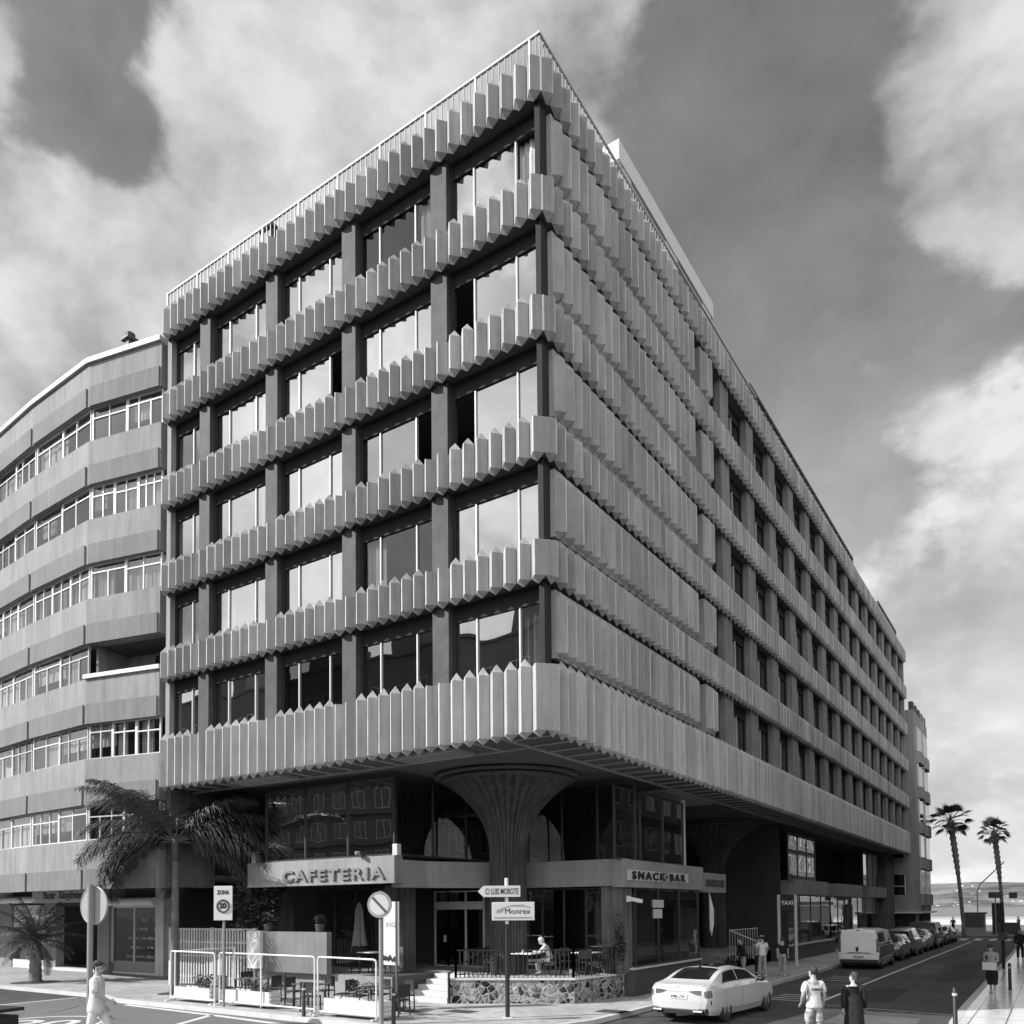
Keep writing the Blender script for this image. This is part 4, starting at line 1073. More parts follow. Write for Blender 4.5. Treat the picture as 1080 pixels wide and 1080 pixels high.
def build_plants():
    az = [3.35, 2.75, .15, 2.2, 3.9, 5.6, .9, 4.6, 1.5, 3.0, 5.0, .5]
    feather_palm('feather_palm', 'large arching feather palm in front of the slatted fence', (-16.35, .4, 0), 4.9, .16, .12, 27, 4.0, .85, 'trunk_smooth', el=(-.1, 1.12), droop=(1.0, 1.9), seed=3,
                 azs=[3.7, .75, 3.9, 2.6, 1.0, 3.45, 3.75, .6, 4.3, .9, 3.6, .62, 3.3, .8, 2.2, 3.9, .7, 2.9, 1.5, 5.2, 3.55, .5, 3.8, 1.1, 4.2, 3.3, 2.4], nleaf=84)
    p = MB(); p.disc((-16.35, .4, .003), .6, (0, 0, 1), .006); single('tree_pit', p, M['soil'], 'round soil pit under the large feather palm', 'tree pit', (-16.35, .4, 0), 'tree pits in the pavement')
    feather_palm('short_date_palm', 'short young date palm in front of the bazaar shops', (-26.2, .3, 0), 1.75, .26, .22, 26, 1.9, .34, 'trunk', el=(-.35, 1.4), droop=(.7, 1.3), seed=8, shaft=False, nleaf=42)
    p = MB(); p.disc((-26.2, .3, .003), .95, (0, 0, 1), .006); single('tree_pit', p, M['soil'], 'round soil pit under the short date palm', 'tree pit', (-26.2, .3, 0), 'tree pits in the pavement')
    # dark shrub-like tree in the gap between the two blocks
    R = thing('small_tree', 'small dark leafy tree in the shaded gap right of the feather palm', 'tree', (-15.6, 3.2, 0))
    t = MB(); t.tube([(0, 0, 0), (.1, 0, 1.3), (-.05, 0, 2.4), (.2, .1, 3.4)], [.09, .07, .06, .03], 8); t.tube([(0, 0, 2.0), (.5, -.1, 3.0), (1.0, -.2, 3.7)], [.05, .04, .02], 6); t.tube([(0, 0, 1.8), (-.5, .1, 2.9)], [.05, .02], 6)
    obj('trunk', t, M['trunk_smooth'], R)
    c = MB(); leaf_cloud(c, [((.5, -.1, 4.1), (.9, .7, .7)), ((1.3, -.2, 3.7), (.8, .6, .6)), ((-.3, 0, 3.5), (.7, .6, .7)), ((.4, 0, 3.2), (1.0, .7, .5)), ((1.2, 0, 4.6), (.5, .5, .4)), ((.2, 0, 2.4), (1.1, .7, .7))], 3800, .13, 5); obj('crown', c, M['leaf_dark'], R)
    # shrubs behind the slatted fence
    R = thing('shrub', 'low dark shrub behind the white slatted fence', 'shrub', (-17.4, 4.4, 0))
    c = MB(); leaf_cloud(c, [((0, 0, 1.2), (.9, .5, .9)), ((1.4, .2, 1.0), (.8, .5, .8)), ((-.6, 0, 2.2), (.5, .4, .7))], 1100, .12, 9); obj('foliage', c, M['leaf_dark'], R)
    fan_palm('tall fan palm by the beach nearest the end of the offices, trunk leaning left', (3.45, 69.8, -.02), 11.0, (-.9, -.3), 2.3, 2)
    fan_palm('tall fan palm rising behind the traffic light pole', (6.1, 81.0, -.02), 10.6, (-.6, -.2), 2.0, 6)

def pot_plant(loc, label, h, w, seed, mname='leaf_dark', group=None, n=260, size=.07):
    R = thing('potted_plant', label, 'plant', loc, group=group)
    p = MB(); p.lathe([(.13, 0), (.18, .25), (.17, .27)], (0, 0), 14); obj('pot', p, M['dark'], R)
    c = MB(); leaf_cloud(c, [((0, 0, .27+h*.5), (w, w, h*.5)), ((w*.5, 0, .27+h*.3), (w*.6, w*.6, h*.3))], n, size, seed); obj('foliage', c, M[mname], R)
    return R
# ------------------------------------------------------------------ street furniture
def make_chair(name='terrace_chair', label='', m='rattan', arms=False, legm='rattan', group='cafe chairs on the pavement'):
    R = thing(name, label, 'chair', (0, 0, 0), group=group)
    s = MB(); s.box(-.22, -.22, .42, .22, .22, .46); obj('seat', s, M[m], R, bevel=.01)
    b = MB(); b.bar((-.2, .22, .86), (.2, .22, .86), .03, .05); b.bar((-.2, .225, .55), (-.2, .235, .88), .035, .03); b.bar((.2, .225, .55), (.2, .235, .88), .035, .03); b.box(-.19, .222, .56, .19, .236, .84)
    obj('backrest', b, M[m], R)
    for sx in (-1, 1):
        f = MB(); f.bar((sx*.2, -.2, 0), (sx*.2, -.2, .43), .03, .03); obj('leg', f, M[legm], R)
        f = MB(); f.bar((sx*.2, .25, 0), (sx*.2, .22, .88), .03, .03); obj('leg', f, M[legm], R)
        if arms:
            f = MB(); f.bar((sx*.22, -.2, .43), (sx*.22, -.2, .66), .025, .025); f.bar((sx*.22, -.22, .66), (sx*.22, .22, .66), .04, .025); obj('armrest', f, M[m], R)
    return R

def make_table(name, label, top, w=.7, d=.7, h=.74, group=None, leg4=True):
    R = thing(name, label, 'table', (0, 0, 0), group=group)
    t = MB(); t.box(-w/2, -d/2, h-.03, w/2, d/2, h); obj('table_top', t, M[top], R, bevel=.008)
    if leg4:
        for sx in (-1, 1):
            for sy in (-1, 1):
                l = MB(); l.bar((sx*(w/2-.05), sy*(d/2-.05), 0), (sx*(w/2-.05), sy*(d/2-.05), h-.03), .04, .04); obj('leg', l, M['rattan'], R)
    else:
        l = MB(); l.cyl((0, 0), .03, .04, h-.03, 10); obj('leg', l, M['black'], R)
        b = MB()
        for k in range(4): b.bar((0, 0, .06), (.3*cos(k*pi/2+.4), .3*sin(k*pi/2+.4), .02), .04, .03)
        obj('base', b, M['black'], R)
    return R

def planter_screen(label, tail, x0, x1, y, plant_seed, px0, px1, mid=None, ph=.42):
    """glass wind screen in a white tube frame standing on a white planter"""
    R = thing('wind_screen', label, 'wind screen', (x0, y, 0), group='white framed glass screens round the cafe tables', world=True)
    f = MB(); r = .026; zt = 1.68
    f.tube([(x0, y, .06), (x0, y, zt-.08), (x0+.03, y, zt-.02), (x0+.1, y, zt), (x1-.1, y, zt-.02), (x1-.03, y, zt-.04), (x1, y, zt-.1), (x1, y, .06)], r, 8)
    f.tube([(x0, y, .14), (x1, y, .14)], r, 8)
    if mid: f.tube([(mid, y, .06), (mid, y, zt)], r, 8)
    for x in (x0, x1): f.bar((x, y-.2, .04), (x, y+.2, .04), .05, .05)
    obj('frame', f, M['white'], R)
    g = MB(); g.add([(x0+.03, y, .2), (x1-.03, y, .2), (x1-.03, y, zt-.04), (x0+.03, y, zt-.04)], [(0,1,2,3)]); obj('pane', g, M['glass_clear'], R)
    b = MB(); P = thing('planter', 'white planter box at the foot of the glass screen '+tail, 'planter', (px0, y+.3, 0), group='white planters of the cafe', world=True)
    b.box(px0, y+.06, .08, px1, y+.48, .10)
    b.box(px0, y+.06, .10, px1, y+.09, ph+.1); b.box(px0, y+.45, .10, px1, y+.48, ph+.1); b.box(px0, y+.09, .1, px0+.03, y+.45, ph+.1); b.box(px1-.03, y+.09, .1, px1, y+.45, ph+.1)
    for k in range(3): b.box(px1, y+.08, .14+k*.13, px1+.05, y+.46, .2+k*.13)
    obj('box', b, M['white'], P)
    so = MB(); so.box(px0+.031, y+.091, .11, px1-.031, y+.449, ph+.04); obj('soil', so, M['soil'], P)
    T = thing('planter_shrub', 'straggly shrub in the white planter of the screen '+tail, 'plant', ((px0+px1)/2, y+.27, ph+.04), group='shrubs in the white planters', world=True)
    c = MB(); rnd = random.Random(plant_seed); L_ = px1-px0
    cl = [((px0+L_*q, y+.27, ph+.2+rnd.uniform(0, .2)), (.28, .16, .24)) for q in ([.7, .85, .55] if plant_seed % 2 else [.35, .6, .8])]
    for q in cl: c.tube([(q[0][0], q[0][1], ph+.02), q[0]], [.02, .008], 5)
    leaf_cloud(c, cl, 330, .06, plant_seed); obj('foliage', c, M['leaf_dark'], T)

def build_props():
    # wind screens
    planter_screen('white framed glass screen, leftmost before the slatted fence', 'before the slatted fence', -14.2, -11.85, -1.2, 21, -14.1, -12.2, ph=.4)
    planter_screen('white framed glass screen, widest with a middle post', 'with a middle post', -11.6, -7.25, -1.2, 22, -11.4, -9.3, mid=-9.6)
    planter_screen('white framed glass screen, nearest the no parking sign', 'nearest the no parking sign', -6.85, -4.6, -1.45, 23, -6.7, -4.5)
    R = thing('wind_screen', 'white framed glass side screen running back towards the cafe', 'wind screen', (-14.25, -1.1, 0), group='white framed glass screens round the cafe tables', world=True)
    f = MB(); f.tube([(-14.25, -1.0, .06), (-14.25, -1.0, 1.65), (-14.25, 1.4, 1.68), (-14.25, 1.4, .06)], .035, 8); obj('frame', f, M['white'], R)
    g = MB(); g.add([(-14.25, -.97, .15), (-14.25, 1.37, .15), (-14.25, 1.37, 1.63), (-14.25, -.97, 1.63)], [(0,1,2,3)]); obj('pane', g, M['glass_clear'], R)
    # tables and chairs on the pavement
    t0 = make_table('terrace_table', '', 'table', 1.0, .7, .74, 'cafe tables on the pavement')
    tabs = [((-11.9, .3), .1, 'dark cafe table behind the speed zone sign'), ((-8.6, -.1), .05, 'dark cafe table behind the black bollard and widest screen'), ((-6.0, .0), 0, 'dark cafe table behind the screen by the no parking sign')]
    for i, ((x, y), r, lb) in enumerate(tabs):
        o = t0 if i == 0 else dup(t0); o.location = (x, y, 0); o.rotation_euler.z = r; o['label'] = lb
    c0 = make_chair(legm='rattan')
    spots = [(-12.3, -.35, pi, 'dark chair behind the speed zone sign, back to the road'), (-11.5, 1.0, .1, 'dark chair on the cafe side of the leftmost table'), (-12.8, .9, 1.2, 'dark chair turned sideways at the leftmost table'), (-10.8, .2, -1.5, 'dark chair at the right end of the leftmost table'),
             (-9.55, .1, 1.57, 'dark chair at the left end of the middle table'), (-7.9, -.75, pi+.25, 'dark chair right of the front bollard, back to the road'), (-8.9, .75, 0, 'dark chair on the cafe side of the middle table'), (-7.55, .25, -1.4, 'dark chair at the right end of the middle table'),
             (-6.5, .75, .1, 'dark chair on the cafe side of the right table'), (-5.6, .8, -.1, 'dark chair behind the shrub of the right planter'), (-6.75, .1, 1.7, 'dark chair at the left end of the right table'), (-4.95, -.15, -1.75, 'dark chair just right of the no parking sign pole')]
    for i, (x, y, r, lb) in enumerate(spots):
        o = c0 if i == 0 else dup(c0); o.location = (x, y, 0); o.rotation_euler.z = r; o['label'] = lb
    # terrace furniture
    tt = make_table('bistro_table', 'pale topped pedestal table where the seated man eats', 'table_pale', .78, .78, .74, 'tables on the stone terrace', leg4=False); tt.location = (-3.86, 4.95, .8)
    t2 = dup(tt, (-2.35, 6.3, .8), label='pale topped pedestal table by the pillar, unoccupied'); 
    ca = make_chair('bistro_chair', '', 'black', True, 'black', 'black armchairs on the stone terrace')
    for i, (x, y, r, lb) in enumerate([(-4.85, 4.35, 1.75, 'black armchair left of the seated man, behind the sign pole'), (-3.05, 5.2, -1.45, 'black armchair the old man sits on'), (-2.85, 6.0, 1.3, 'black armchair left of the empty terrace table'), (-2.1, 5.7, -2.6, 'black armchair by the corner post of the terrace railing'), (-1.95, 6.75, -.9, 'black armchair deepest in the terrace corner')]):
        o = ca if i == 0 else dup(ca); o.location = (x, y, .8); o.rotation_euler.z = r; o['label'] = lb
    u = MB(); u.lathe([(.035, 1.542), (.04, 1.65), (.025, 1.66)], (-3.95, 4.85), 12); single('cup', u, M['white'], 'white cup on the table in front of the old man', 'cup', (-3.95, 4.85, 1.542))
    u = MB(); u.lathe([(.05, .8), (.05, 1.05), (.03, 1.06)], (-2.2, 4.95), 12); single('jar_candle', u, M['white'], 'white jar standing at the foot of the terrace railing', 'jar', (-2.2, 4.95, .8))
    # cafe deck chairs (dark) behind the low wall
    cd = make_chair('deck_chair', '', 'black', False, 'black', 'dark chairs on the raised cafe floor')
    for i, (x, r, lb) in enumerate([(-11.9, .2, 'dark chair on the raised cafe floor behind the low wall'), (-9.9, 1.4, 'dark chair on the raised cafe floor at the right end of the low wall'), (-8.9, -1.3, 'dark chair on the raised cafe floor beside the banner')]):
        o = cd if i == 0 else dup(cd); o.location = (x, 3.4, .79); o.rotation_euler.z = r; o['label'] = lb
    td = dup(tt, (-9.4, 3.5, .79), label='small pedestal table on the raised cafe floor', group='tables on the raised cafe floor')
    um = thing('folded_parasol', 'folded pale parasol standing in the dark cafe', 'parasol', (-11.6, 5.1, .79))
    p = MB(); p.cyl((0, 0), .02, 0, 2.5, 8); obj('pole', p, M['white'], um)
    p = MB(); n = 18; prof = [(.05, 2.45), (.12, 2.2), (.16, 1.5), (.24, .85)]
    vs = [(r*(1+.25*(-1)**k)*cos(2*pi*k/n), r*(1+.25*(-1)**k)*sin(2*pi*k/n), z) for r, z in prof for k in range(n)]
    p.add(vs, [(i*n+k, i*n+(k+1) % n, (i+1)*n+(k+1) % n, (i+1)*n+k) for i in range(3) for k in range(n)]); obj('canopy', p, M['cloth_mid'], um)
    pot_plant((-13.4, 2.24, 2.25), 'leafy pot plant on the low cafe wall', .55, .35, 31, 'leaf_dark')
    pot_plant((-10.7, 2.24, 2.25), 'small pot plant at the right end of the low cafe wall', .4, .22, 32)
    pot_plant((-1.45, 6.9, .8), 'climbing pot plant against the boarded pillar', 1.9, .22, 33, n=420)
    for y, s in ((14.5, 34), (15.6, 35)): pot_plant((-.7, y, 0), 'bushy pot plant '+('beside the snack bar window' if s == 34 else 'in front of the dark side entrance'), .8, .4, s)
    # banner
    b = thing('banner', 'tall pale banner at the cafe corner beside the no parking sign', 'banner', (-6.0, .62, 0), world=True)
    m_ = MB(); m_.box(-6.35, .6, 1.35, -5.62, .64, 3.25); obj('panel', m_, M['signwhite'], b)
    m_ = MB(); m_.box(-6.32, .57, .05, -6.26, .6, 3.25); m_.box(-5.72, .57, .05, -5.66, .6, 3.25); m_.box(-6.4, .4, 0, -5.6, .8, .05); obj('stand', m_, M['dark'], b)
    t = place(text_mb('ING', .22, .006), (-5.93, .597, 2.55)); obj('lettering', t, M['grey'], b)
    t = place(text_mb('CAFÉ', .14, .006), (-5.95, .597, 1.55)); 
    m_ = MB(); rnd = random.Random(2)
    for i in range(14): m_.ell((-6.3+.045*i, .597, 1.48+.1*rnd.random()), (.03, .004, .06+.05*rnd.random()), 8, 5)
    obj('picture', m_, M['black'], b)
    # slatted fence and gate post
    f = thing('slatted_fence', 'white slatted fence closing the gap beside the cafe', 'fence', (-17, 2.6, 0), world=True)
    s = MB()
    for i in range(31): s.box(-19.9+i*.172, 2.58, .1, -19.83+i*.172, 2.62, 2.28)
    obj('slats', s, M['white_dirty'], f)
    s = MB()
    for z in (.35, 1.2, 1.75, 2.26): s.box(-19.95, 2.621, z, -14.6, 2.66, z+.07)
    obj('rail', s, M['white_dirty'], f)
    for x in (-19.95, -17.2, -14.6):
        s = MB(); s.box(x-.05, 2.57, 0, x+.05, 2.70, 2.36); obj('post', s, M['white_dirty'], f)
    # bollards
    def bollard(loc, label, h=.95):
        R = thing('bollard', label, 'bollard', loc, group='black bollards along the kerbs')
        b = MB(); b.lathe([(.07, 0), (.055, .03), (.05, h-.05), (.02, h)], (0, 0), 16); obj('post', b, M['black'], R, smooth=True, angle=40)
        r = MB(); r.lathe([(.056, h-.2), (.056, h-.14)], (0, 0), 16); obj('band', r, M['lightgrey'], R)
    bollard((-7.1, -1.75, 0), 'black bollard in front of the widest wind screen'); bollard((-3.85, -1.6, 0), 'black bollard right of the no parking sign'); bollard((8.62, 4.75, 0), 'black bollard with a pale band on the right hand pavement edge', 1.0)
    bollard((9.3, 16.0, 0), 'black bollard at the right edge of the picture')
    # signs
    def pole(R, h, r=.04, m='grey'): 
        p = MB(); p.cyl((0, 0), r, 0, h, 12); return obj('pole', p, M[m], R, angle=40)
    def face(): return radians(33)
    R = thing('speed_zone_sign', 'white zone 20 speed sign on a grey pole', 'road sign', (-11.1, -1.42, 0), radians(30)); pole(R, 3.8, .045)
    p = MB(); p.box(-.30, -.08, 2.72, .30, -.05, 3.80); pl = obj('plate', p, M['signwhite'], R, bevel=.01)
    t = place(fit(text_mb('ZONA', .20, .006, bold=.008), .40, .14), (0, -.084, 3.60)); obj('lettering', t, M['black'], pl)
    r = MB(); r.tube([(.185*cos(a*pi/18), -.086, 3.17+.185*sin(a*pi/18)) for a in range(37)], .032, 6, False); obj('ring', r, M['dark'], pl)
    t = place(text_mb('20', .22, .006, bold=.014), (0, -.084, 3.17)); obj('lettering', t, M['black'], pl)
    R = thing('no_parking_sign', 'round no parking sign on a grey pole before the banner', 'road sign', (-4.05, -1.85, 0), radians(18)); pole(R, 3.5, .06)
    p = MB(); p.disc((0, -.09, 3.14), .345, (0, 1, 0), .03, 36); pl = obj('disc', p, M['grey'], R, angle=40)
    p = MB(); p.disc((0, -.108, 3.14), .27, (0, 1, 0), .008, 36); obj('field', p, M['lightgrey'], pl, angle=40)
    p = MB(); p.bar((-.19, -.116, 3.33), (.19, -.116, 2.95), .01, .065, (1, 0, 1)); obj('slash', p, M['dark'], pl)
    R = thing('street_name_sign', 'street direction signs on a black and white post at the corner', 'sign post', (-1.95, .95, 0), radians(33))
    p = MB(); p.cyl((0, 0), .062, .02, 2.58, 14); obj('pole', p, M['black'], R, angle=40)
    p = MB(); p.cyl((0, 0), .055, 2.58, 3.86, 14); p.box(-.14, -.14, 0, .14, .14, .02); obj('upper_pole', p, M['white'], R, angle=40)
    p = MB(); vs = [(-.80, 3.49), (-.64, 3.645), (.38, 3.645), (.38, 3.335), (-.64, 3.335)]
    p.add([(x, -.07, z) for x, z in vs]+[(x, -.10, z) for x, z in vs], [(0,1,2,3,4), (9,8,7,6,5)]+[(i, 5+i, 5+(i+1) % 5, (i+1) % 5) for i in range(5)]); pl = obj('arrow_plate', p, M['signwhite'], R)
    t = place(fit(text_mb('C/ LUIS MOROTE', .165, .006, bold=.0015), .92, .17), (-.13, -.103, 3.49)); obj('lettering', t, M['black'], pl)
    p = MB(); p.box(-.41, -.10, 2.68, .77, -.07, 3.19); pl = obj('name_plate', p, M['signwhite'], R, bevel=.02)
    t = place(fit(text_mb('Monrex', .22, .006), .70, .15), (.30, -.103, 2.94)); obj('lettering', t, M['black'], pl)
    t = place(text_mb('TALLER', .08, .006, spacing=1.5), (.3, -.103, 3.09)); obj('lettering', t, M['grey'], pl)
    p = MB(); p.box(-.34, -.103, 2.74, .70, -.101, 2.775)
    for k in range(3): p.bar((-.30+.06*k, -.103, 2.9), (-.22+.06*k, -.103, 2.99), .03, .004, (0, 1, 0))
    p.tube([(-.2, -.102, 2.99), (.05, -.102, 3.08), (.35, -.102, 3.10), (.66, -.102, 3.04)], .008, 4); obj('emblem', p, M['grey'], pl)
    R = thing('round_sign', 'round road sign seen from behind on a thick grey pole', 'road sign', (-10.39, -6.1, -.12), radians(9))
    p = MB(); p.cyl((0, 0), .075, 0, 3.85, 14); obj('pole', p, M['grey'], R, angle=40)
    p = MB(); p.disc((0, .11, 3.3), .49, (0, 1, 0), .03, 40); p.tube([(.49*cos(a*pi/18), .11, 3.3+.49*sin(a*pi/18)) for a in range(37)], .03, 6, False); obj('disc', p, M['signgrey'], R, angle=40)
    # taxi sign
    R = thing('taxi_sign', 'black taxi rank board between two posts', 'sign', (-.56, 24.1, 0), radians(32))
    for x in (-.42, .42):
        p = MB(); p.box(x-.07, -.05, 0, x+.07, .05, 3.6); obj('post', p, M['lightgrey'], R)
    p = MB(); p.box(-.345, -.06, 2.82, .345, .04, 3.55); pl = obj('board', p, M['black'], R)
    t = place(text_mb('TAXI', .27, .01, bold=.008), (0, -.065, 3.18)); obj('lettering', t, M['white'], pl)
    # flag on the side door, chalk easel
    R = thing('flag', 'furled pale flag beside the side entrance', 'flag', (-1.0, 14.3, 2.0)); p = MB(); p.bar((0, 0, 1.6), (0, 0, 0), .03, .03); obj('pole', p, M['lightgrey'], R)
    p = MB(); p.add([(0, .02, 1.55), (0, .5, .9), (0, .45, .3), (0, .15, -.2), (0, .05, .4), (.03, .3, 1.0)], [(0,5,4), (0,1,5), (1,2,5), (2,3,4), (2,4,5)]); obj('cloth', p, M['fabric_light'], R)
    # traffic light pole with box, street lamp, crossing sign, kiosk
    R = thing('traffic_light_pole', 'slim dark traffic light pole behind the woman with the phone', 'pole', (8.6, 27.0, 0)); p = MB(); p.cyl((0, 0), .07, 0, 3.1, 12); obj('pole', p, M['black'], R)
    p = MB(); p.box(-.17, -.17, 1.35, .17, .17, 1.7); obj('signal_box', p, M['black'], R)
    R = thing('street_lamp', 'thin street lamp with a short arm beside the fan palm', 'street lamp', (9.2, 67.0, -.02)); p = MB(); p.tube([(0, 0, 0), (0, 0, 5.9)], [.07, .05], 8); obj('pole', p, M['grey'], R)
    p = MB(); p.bar((0, 0, 5.9), (1.2, 0, 6.0), .22, .12); obj('lamp_head', p, M['dark'], R)
    R = thing('curved_lamp', 'bent lamp post standing on the promenade between the palms', 'street lamp', (3.6, 84.0, -.02)); p = MB(); p.tube([(0, 0, 0), (0, 0, 4.4), (.25, 0, 5.2), (2.6, 0, 7.6)], .06, 8); obj('pole', p, M['grey'], R)
    R = thing('crossing_sign', 'pair of dark sign boards high on the promenade', 'sign', (5.6, 78.0, -.02)); p = MB(); p.cyl((0, 0), .05, 0, 4.3, 8); obj('pole', p, M['grey'], R); p = MB(); p.box(-.6, -.06, 3.7, .55, 0, 4.3); p.box(1.2, -.06, 3.65, 1.9, 0, 4.25); p.box(.5, -.03, 3.95, 1.3, .0, 4.03); obj('board', p, M['dark'], R)
    R = thing('kiosk', 'low promenade kiosk with a dark front', 'kiosk', (3.5, 80.0, -.02)); p = MB(); p.box(-1.0, 0, 0, 1.0, 1.5, 2.1); obj('body', p, M['grey'], R); p = MB(); p.box(-1.15, -.15, 2.1, 1.15, 1.6, 2.25); obj('roof', p, M['dark'], R); p = MB(); p.box(-.9, -.04, .7, .9, -.01, 1.95); obj('shutter', p, M['dark'], R)
    R = thing('dark_kiosk', 'tall dark advertising column beside the kiosk', 'advertising column', (5.6, 80.5, -.02)); p = MB(); p.box(-.45, -.45, 0, .45, .45, 3.2); obj('body', p, M['black'], R); p = MB(); p.box(-.2, -.6, 0, 2.0, -.2, 1.2); obj('base', p, M['dark'], R)
    w = MB(); w.box(-60, 126.5, -.02, 60, 127, .75); single('sea_wall', w, M['white_dirty'], 'low pale sea wall along the beach', 'wall', (0, 127, -.02))
    # parked bench/box at the left frame edge
    R = thing('litter_bin', 'dark boxy litter bin cut by the left edge of the picture', 'litter bin', (-9.95, -8.7, -.12), radians(10)); p = MB(); p.box(-.5, -.35, 0, .5, .35, .75); obj('body', p, M['black'], R); p = MB(); p.box(-.6, -.42, .85, .6, .42, .93); p.box(-.06, -.06, .75, .06, .06, .85); obj('lid', p, M['black'], R)
# ------------------------------------------------------------------ vehicles: lofted bodies
def cr(p0, p1, p2, p3, t):
    return .5*((2*p1)+(-p0+p2)*t+(2*p0-5*p1+4*p2-p3)*t*t+(-p0+3*p1-3*p2+p3)*t**3)
class Loft:
    """half body surface: stations along x (rear to front), each a ring of (y, z) from the keel to the roof centre"""
    def __init__(s, st): s.st = st; s.n = len(st); s.m = len(st[0][1])
    def at(s, u, v):
        def ring(i, v):
            r = s.st[max(0, min(s.n-1, i))][1]; j = min(int(v), s.m-2); t = v-j
            g = lambda k: r[max(0, min(s.m-1, k))]
            return tuple(cr(g(j-1)[c], g(j)[c], g(j+1)[c], g(j+2)[c], t) if TIGHT == 0 else g(j)[c]*(1-t)+g(j+1)[c]*t for c in (0, 1))
        i = min(int(u), s.n-2); t = u-i
        xs = [s.st[max(0, min(s.n-1, k))][0] for k in (i-1, i, i+1, i+2)]; rs = [ring(k, v) for k in (i-1, i, i+1, i+2)]
        x = xs[1]*(1-t)+xs[2]*t
        y, z = (cr(*[r[c] for r in rs], t) for c in (0, 1))
        return V((x, max(0, y), z))
    def nrm(s, u, v):
        e = .02; a = s.at(min(s.n-1, u+e), v)-s.at(max(0, u-e), v); b = s.at(u, min(s.m-1, v+e))-s.at(u, max(0, v-e)); n = a.cross(b)
        if n.length < 1e-9: return V((0, 1, 0))
        n.normalize(); return n if n.y >= -.2 or abs(n.x) > .5 else -n
    def body(s, su=5, sv=3):
        mb = MB(); nu, nv = (s.n-1)*su, (s.m-1)*sv
        g = [[s.at(i/su, j/sv) for j in range(nv+1)] for i in range(nu+1)]
        idx = {}
        for i in range(nu+1):
            for sgn in (1, -1):
                for j in range(nv+1):
                    p = g[i][j]; mb.v.append((p.x, p.y*sgn, p.z)); idx[i, j, sgn] = len(mb.v)-1
        for i in range(nu):
            for j in range(nv):
                a, b, c, d = idx[i, j, 1], idx[i+1, j, 1], idx[i+1, j+1, 1], idx[i, j+1, 1]; mb.f.append((a, d, c, b))
                a, b, c, d = idx[i, j, -1], idx[i+1, j, -1], idx[i+1, j+1, -1], idx[i, j+1, -1]; mb.f.append((a, b, c, d))
        for i, fl in ((0, 0), (nu, 1)):
            for j in range(nv):
                q = (idx[i, j, 1], idx[i, j+1, 1], idx[i, j+1, -1], idx[i, j, -1]); mb.f.append(q if not fl else q[::-1])
        return mb
    def patch(s, quads, off, sgn=1, su=6, sv=4, mb=None):
        """quads: (u0,v0),(u1,v1)... corner lists; patch surface lifted by off and given a rim"""
        mb = mb or MB()
        for (a, b, c, d) in quads:
            vs = []
            for i in range(su+1):
                for j in range(sv+1):
                    p, q = i/su, j/sv
                    u = (a[0]*(1-p)+b[0]*p)*(1-q)+(d[0]*(1-p)+c[0]*p)*q; v = (a[1]*(1-p)+b[1]*p)*(1-q)+(d[1]*(1-p)+c[1]*p)*q
                    P = s.at(u, v); n = s.nrm(u, v)
                    if n.dot(P-V((P.x*.9, 0, .6))) < 0: n = -n
                    P = P+n*off; vs.append((P.x, P.y*sgn, P.z))
            w = sv+1; mb.add(vs, [(i*w+j, (i+1)*w+j, (i+1)*w+j+1, i*w+j+1) for i in range(su) for j in range(sv)])
        return mb
TIGHT = 1

def weld(o):
    bm = bmesh.new(); bm.from_mesh(o.data); bmesh.ops.remove_doubles(bm, verts=bm.verts, dist=.0015); bmesh.ops.recalc_face_normals(bm, faces=bm.faces)
    if bm.calc_volume(signed=True) < 0: bmesh.ops.reverse_faces(bm, faces=bm.faces)
    bm.to_mesh(o.data); bm.free()

def cut_arches(o, xs, r, w, z):
    weld(o)
    src = bpy.data.objects.new('source', o.data.copy()); COL.objects.link(src); src.data.polygons.foreach_set('use_smooth', [True]*len(src.data.polygons))
    for x in xs:
        for sgn in (1, -1):
            c = MB(); c.tube([(x, sgn*(w-.26), z), (x, sgn*(w+.3), z)], r, 28); co = obj('cutter', c, M['black'])
            weld(co)
            b = o.modifiers.new('arch', 'BOOLEAN'); b.operation = 'DIFFERENCE'; b.object = co; b.solver = 'EXACT'
            bake(o); bpy.data.objects.remove(co)
    o.data.polygons.foreach_set('use_smooth', [True]*len(o.data.polygons))
    try: o.data.set_sharp_from_angle(angle=radians(38))
    except Exception: pass
    bpy.data.objects.remove(src)

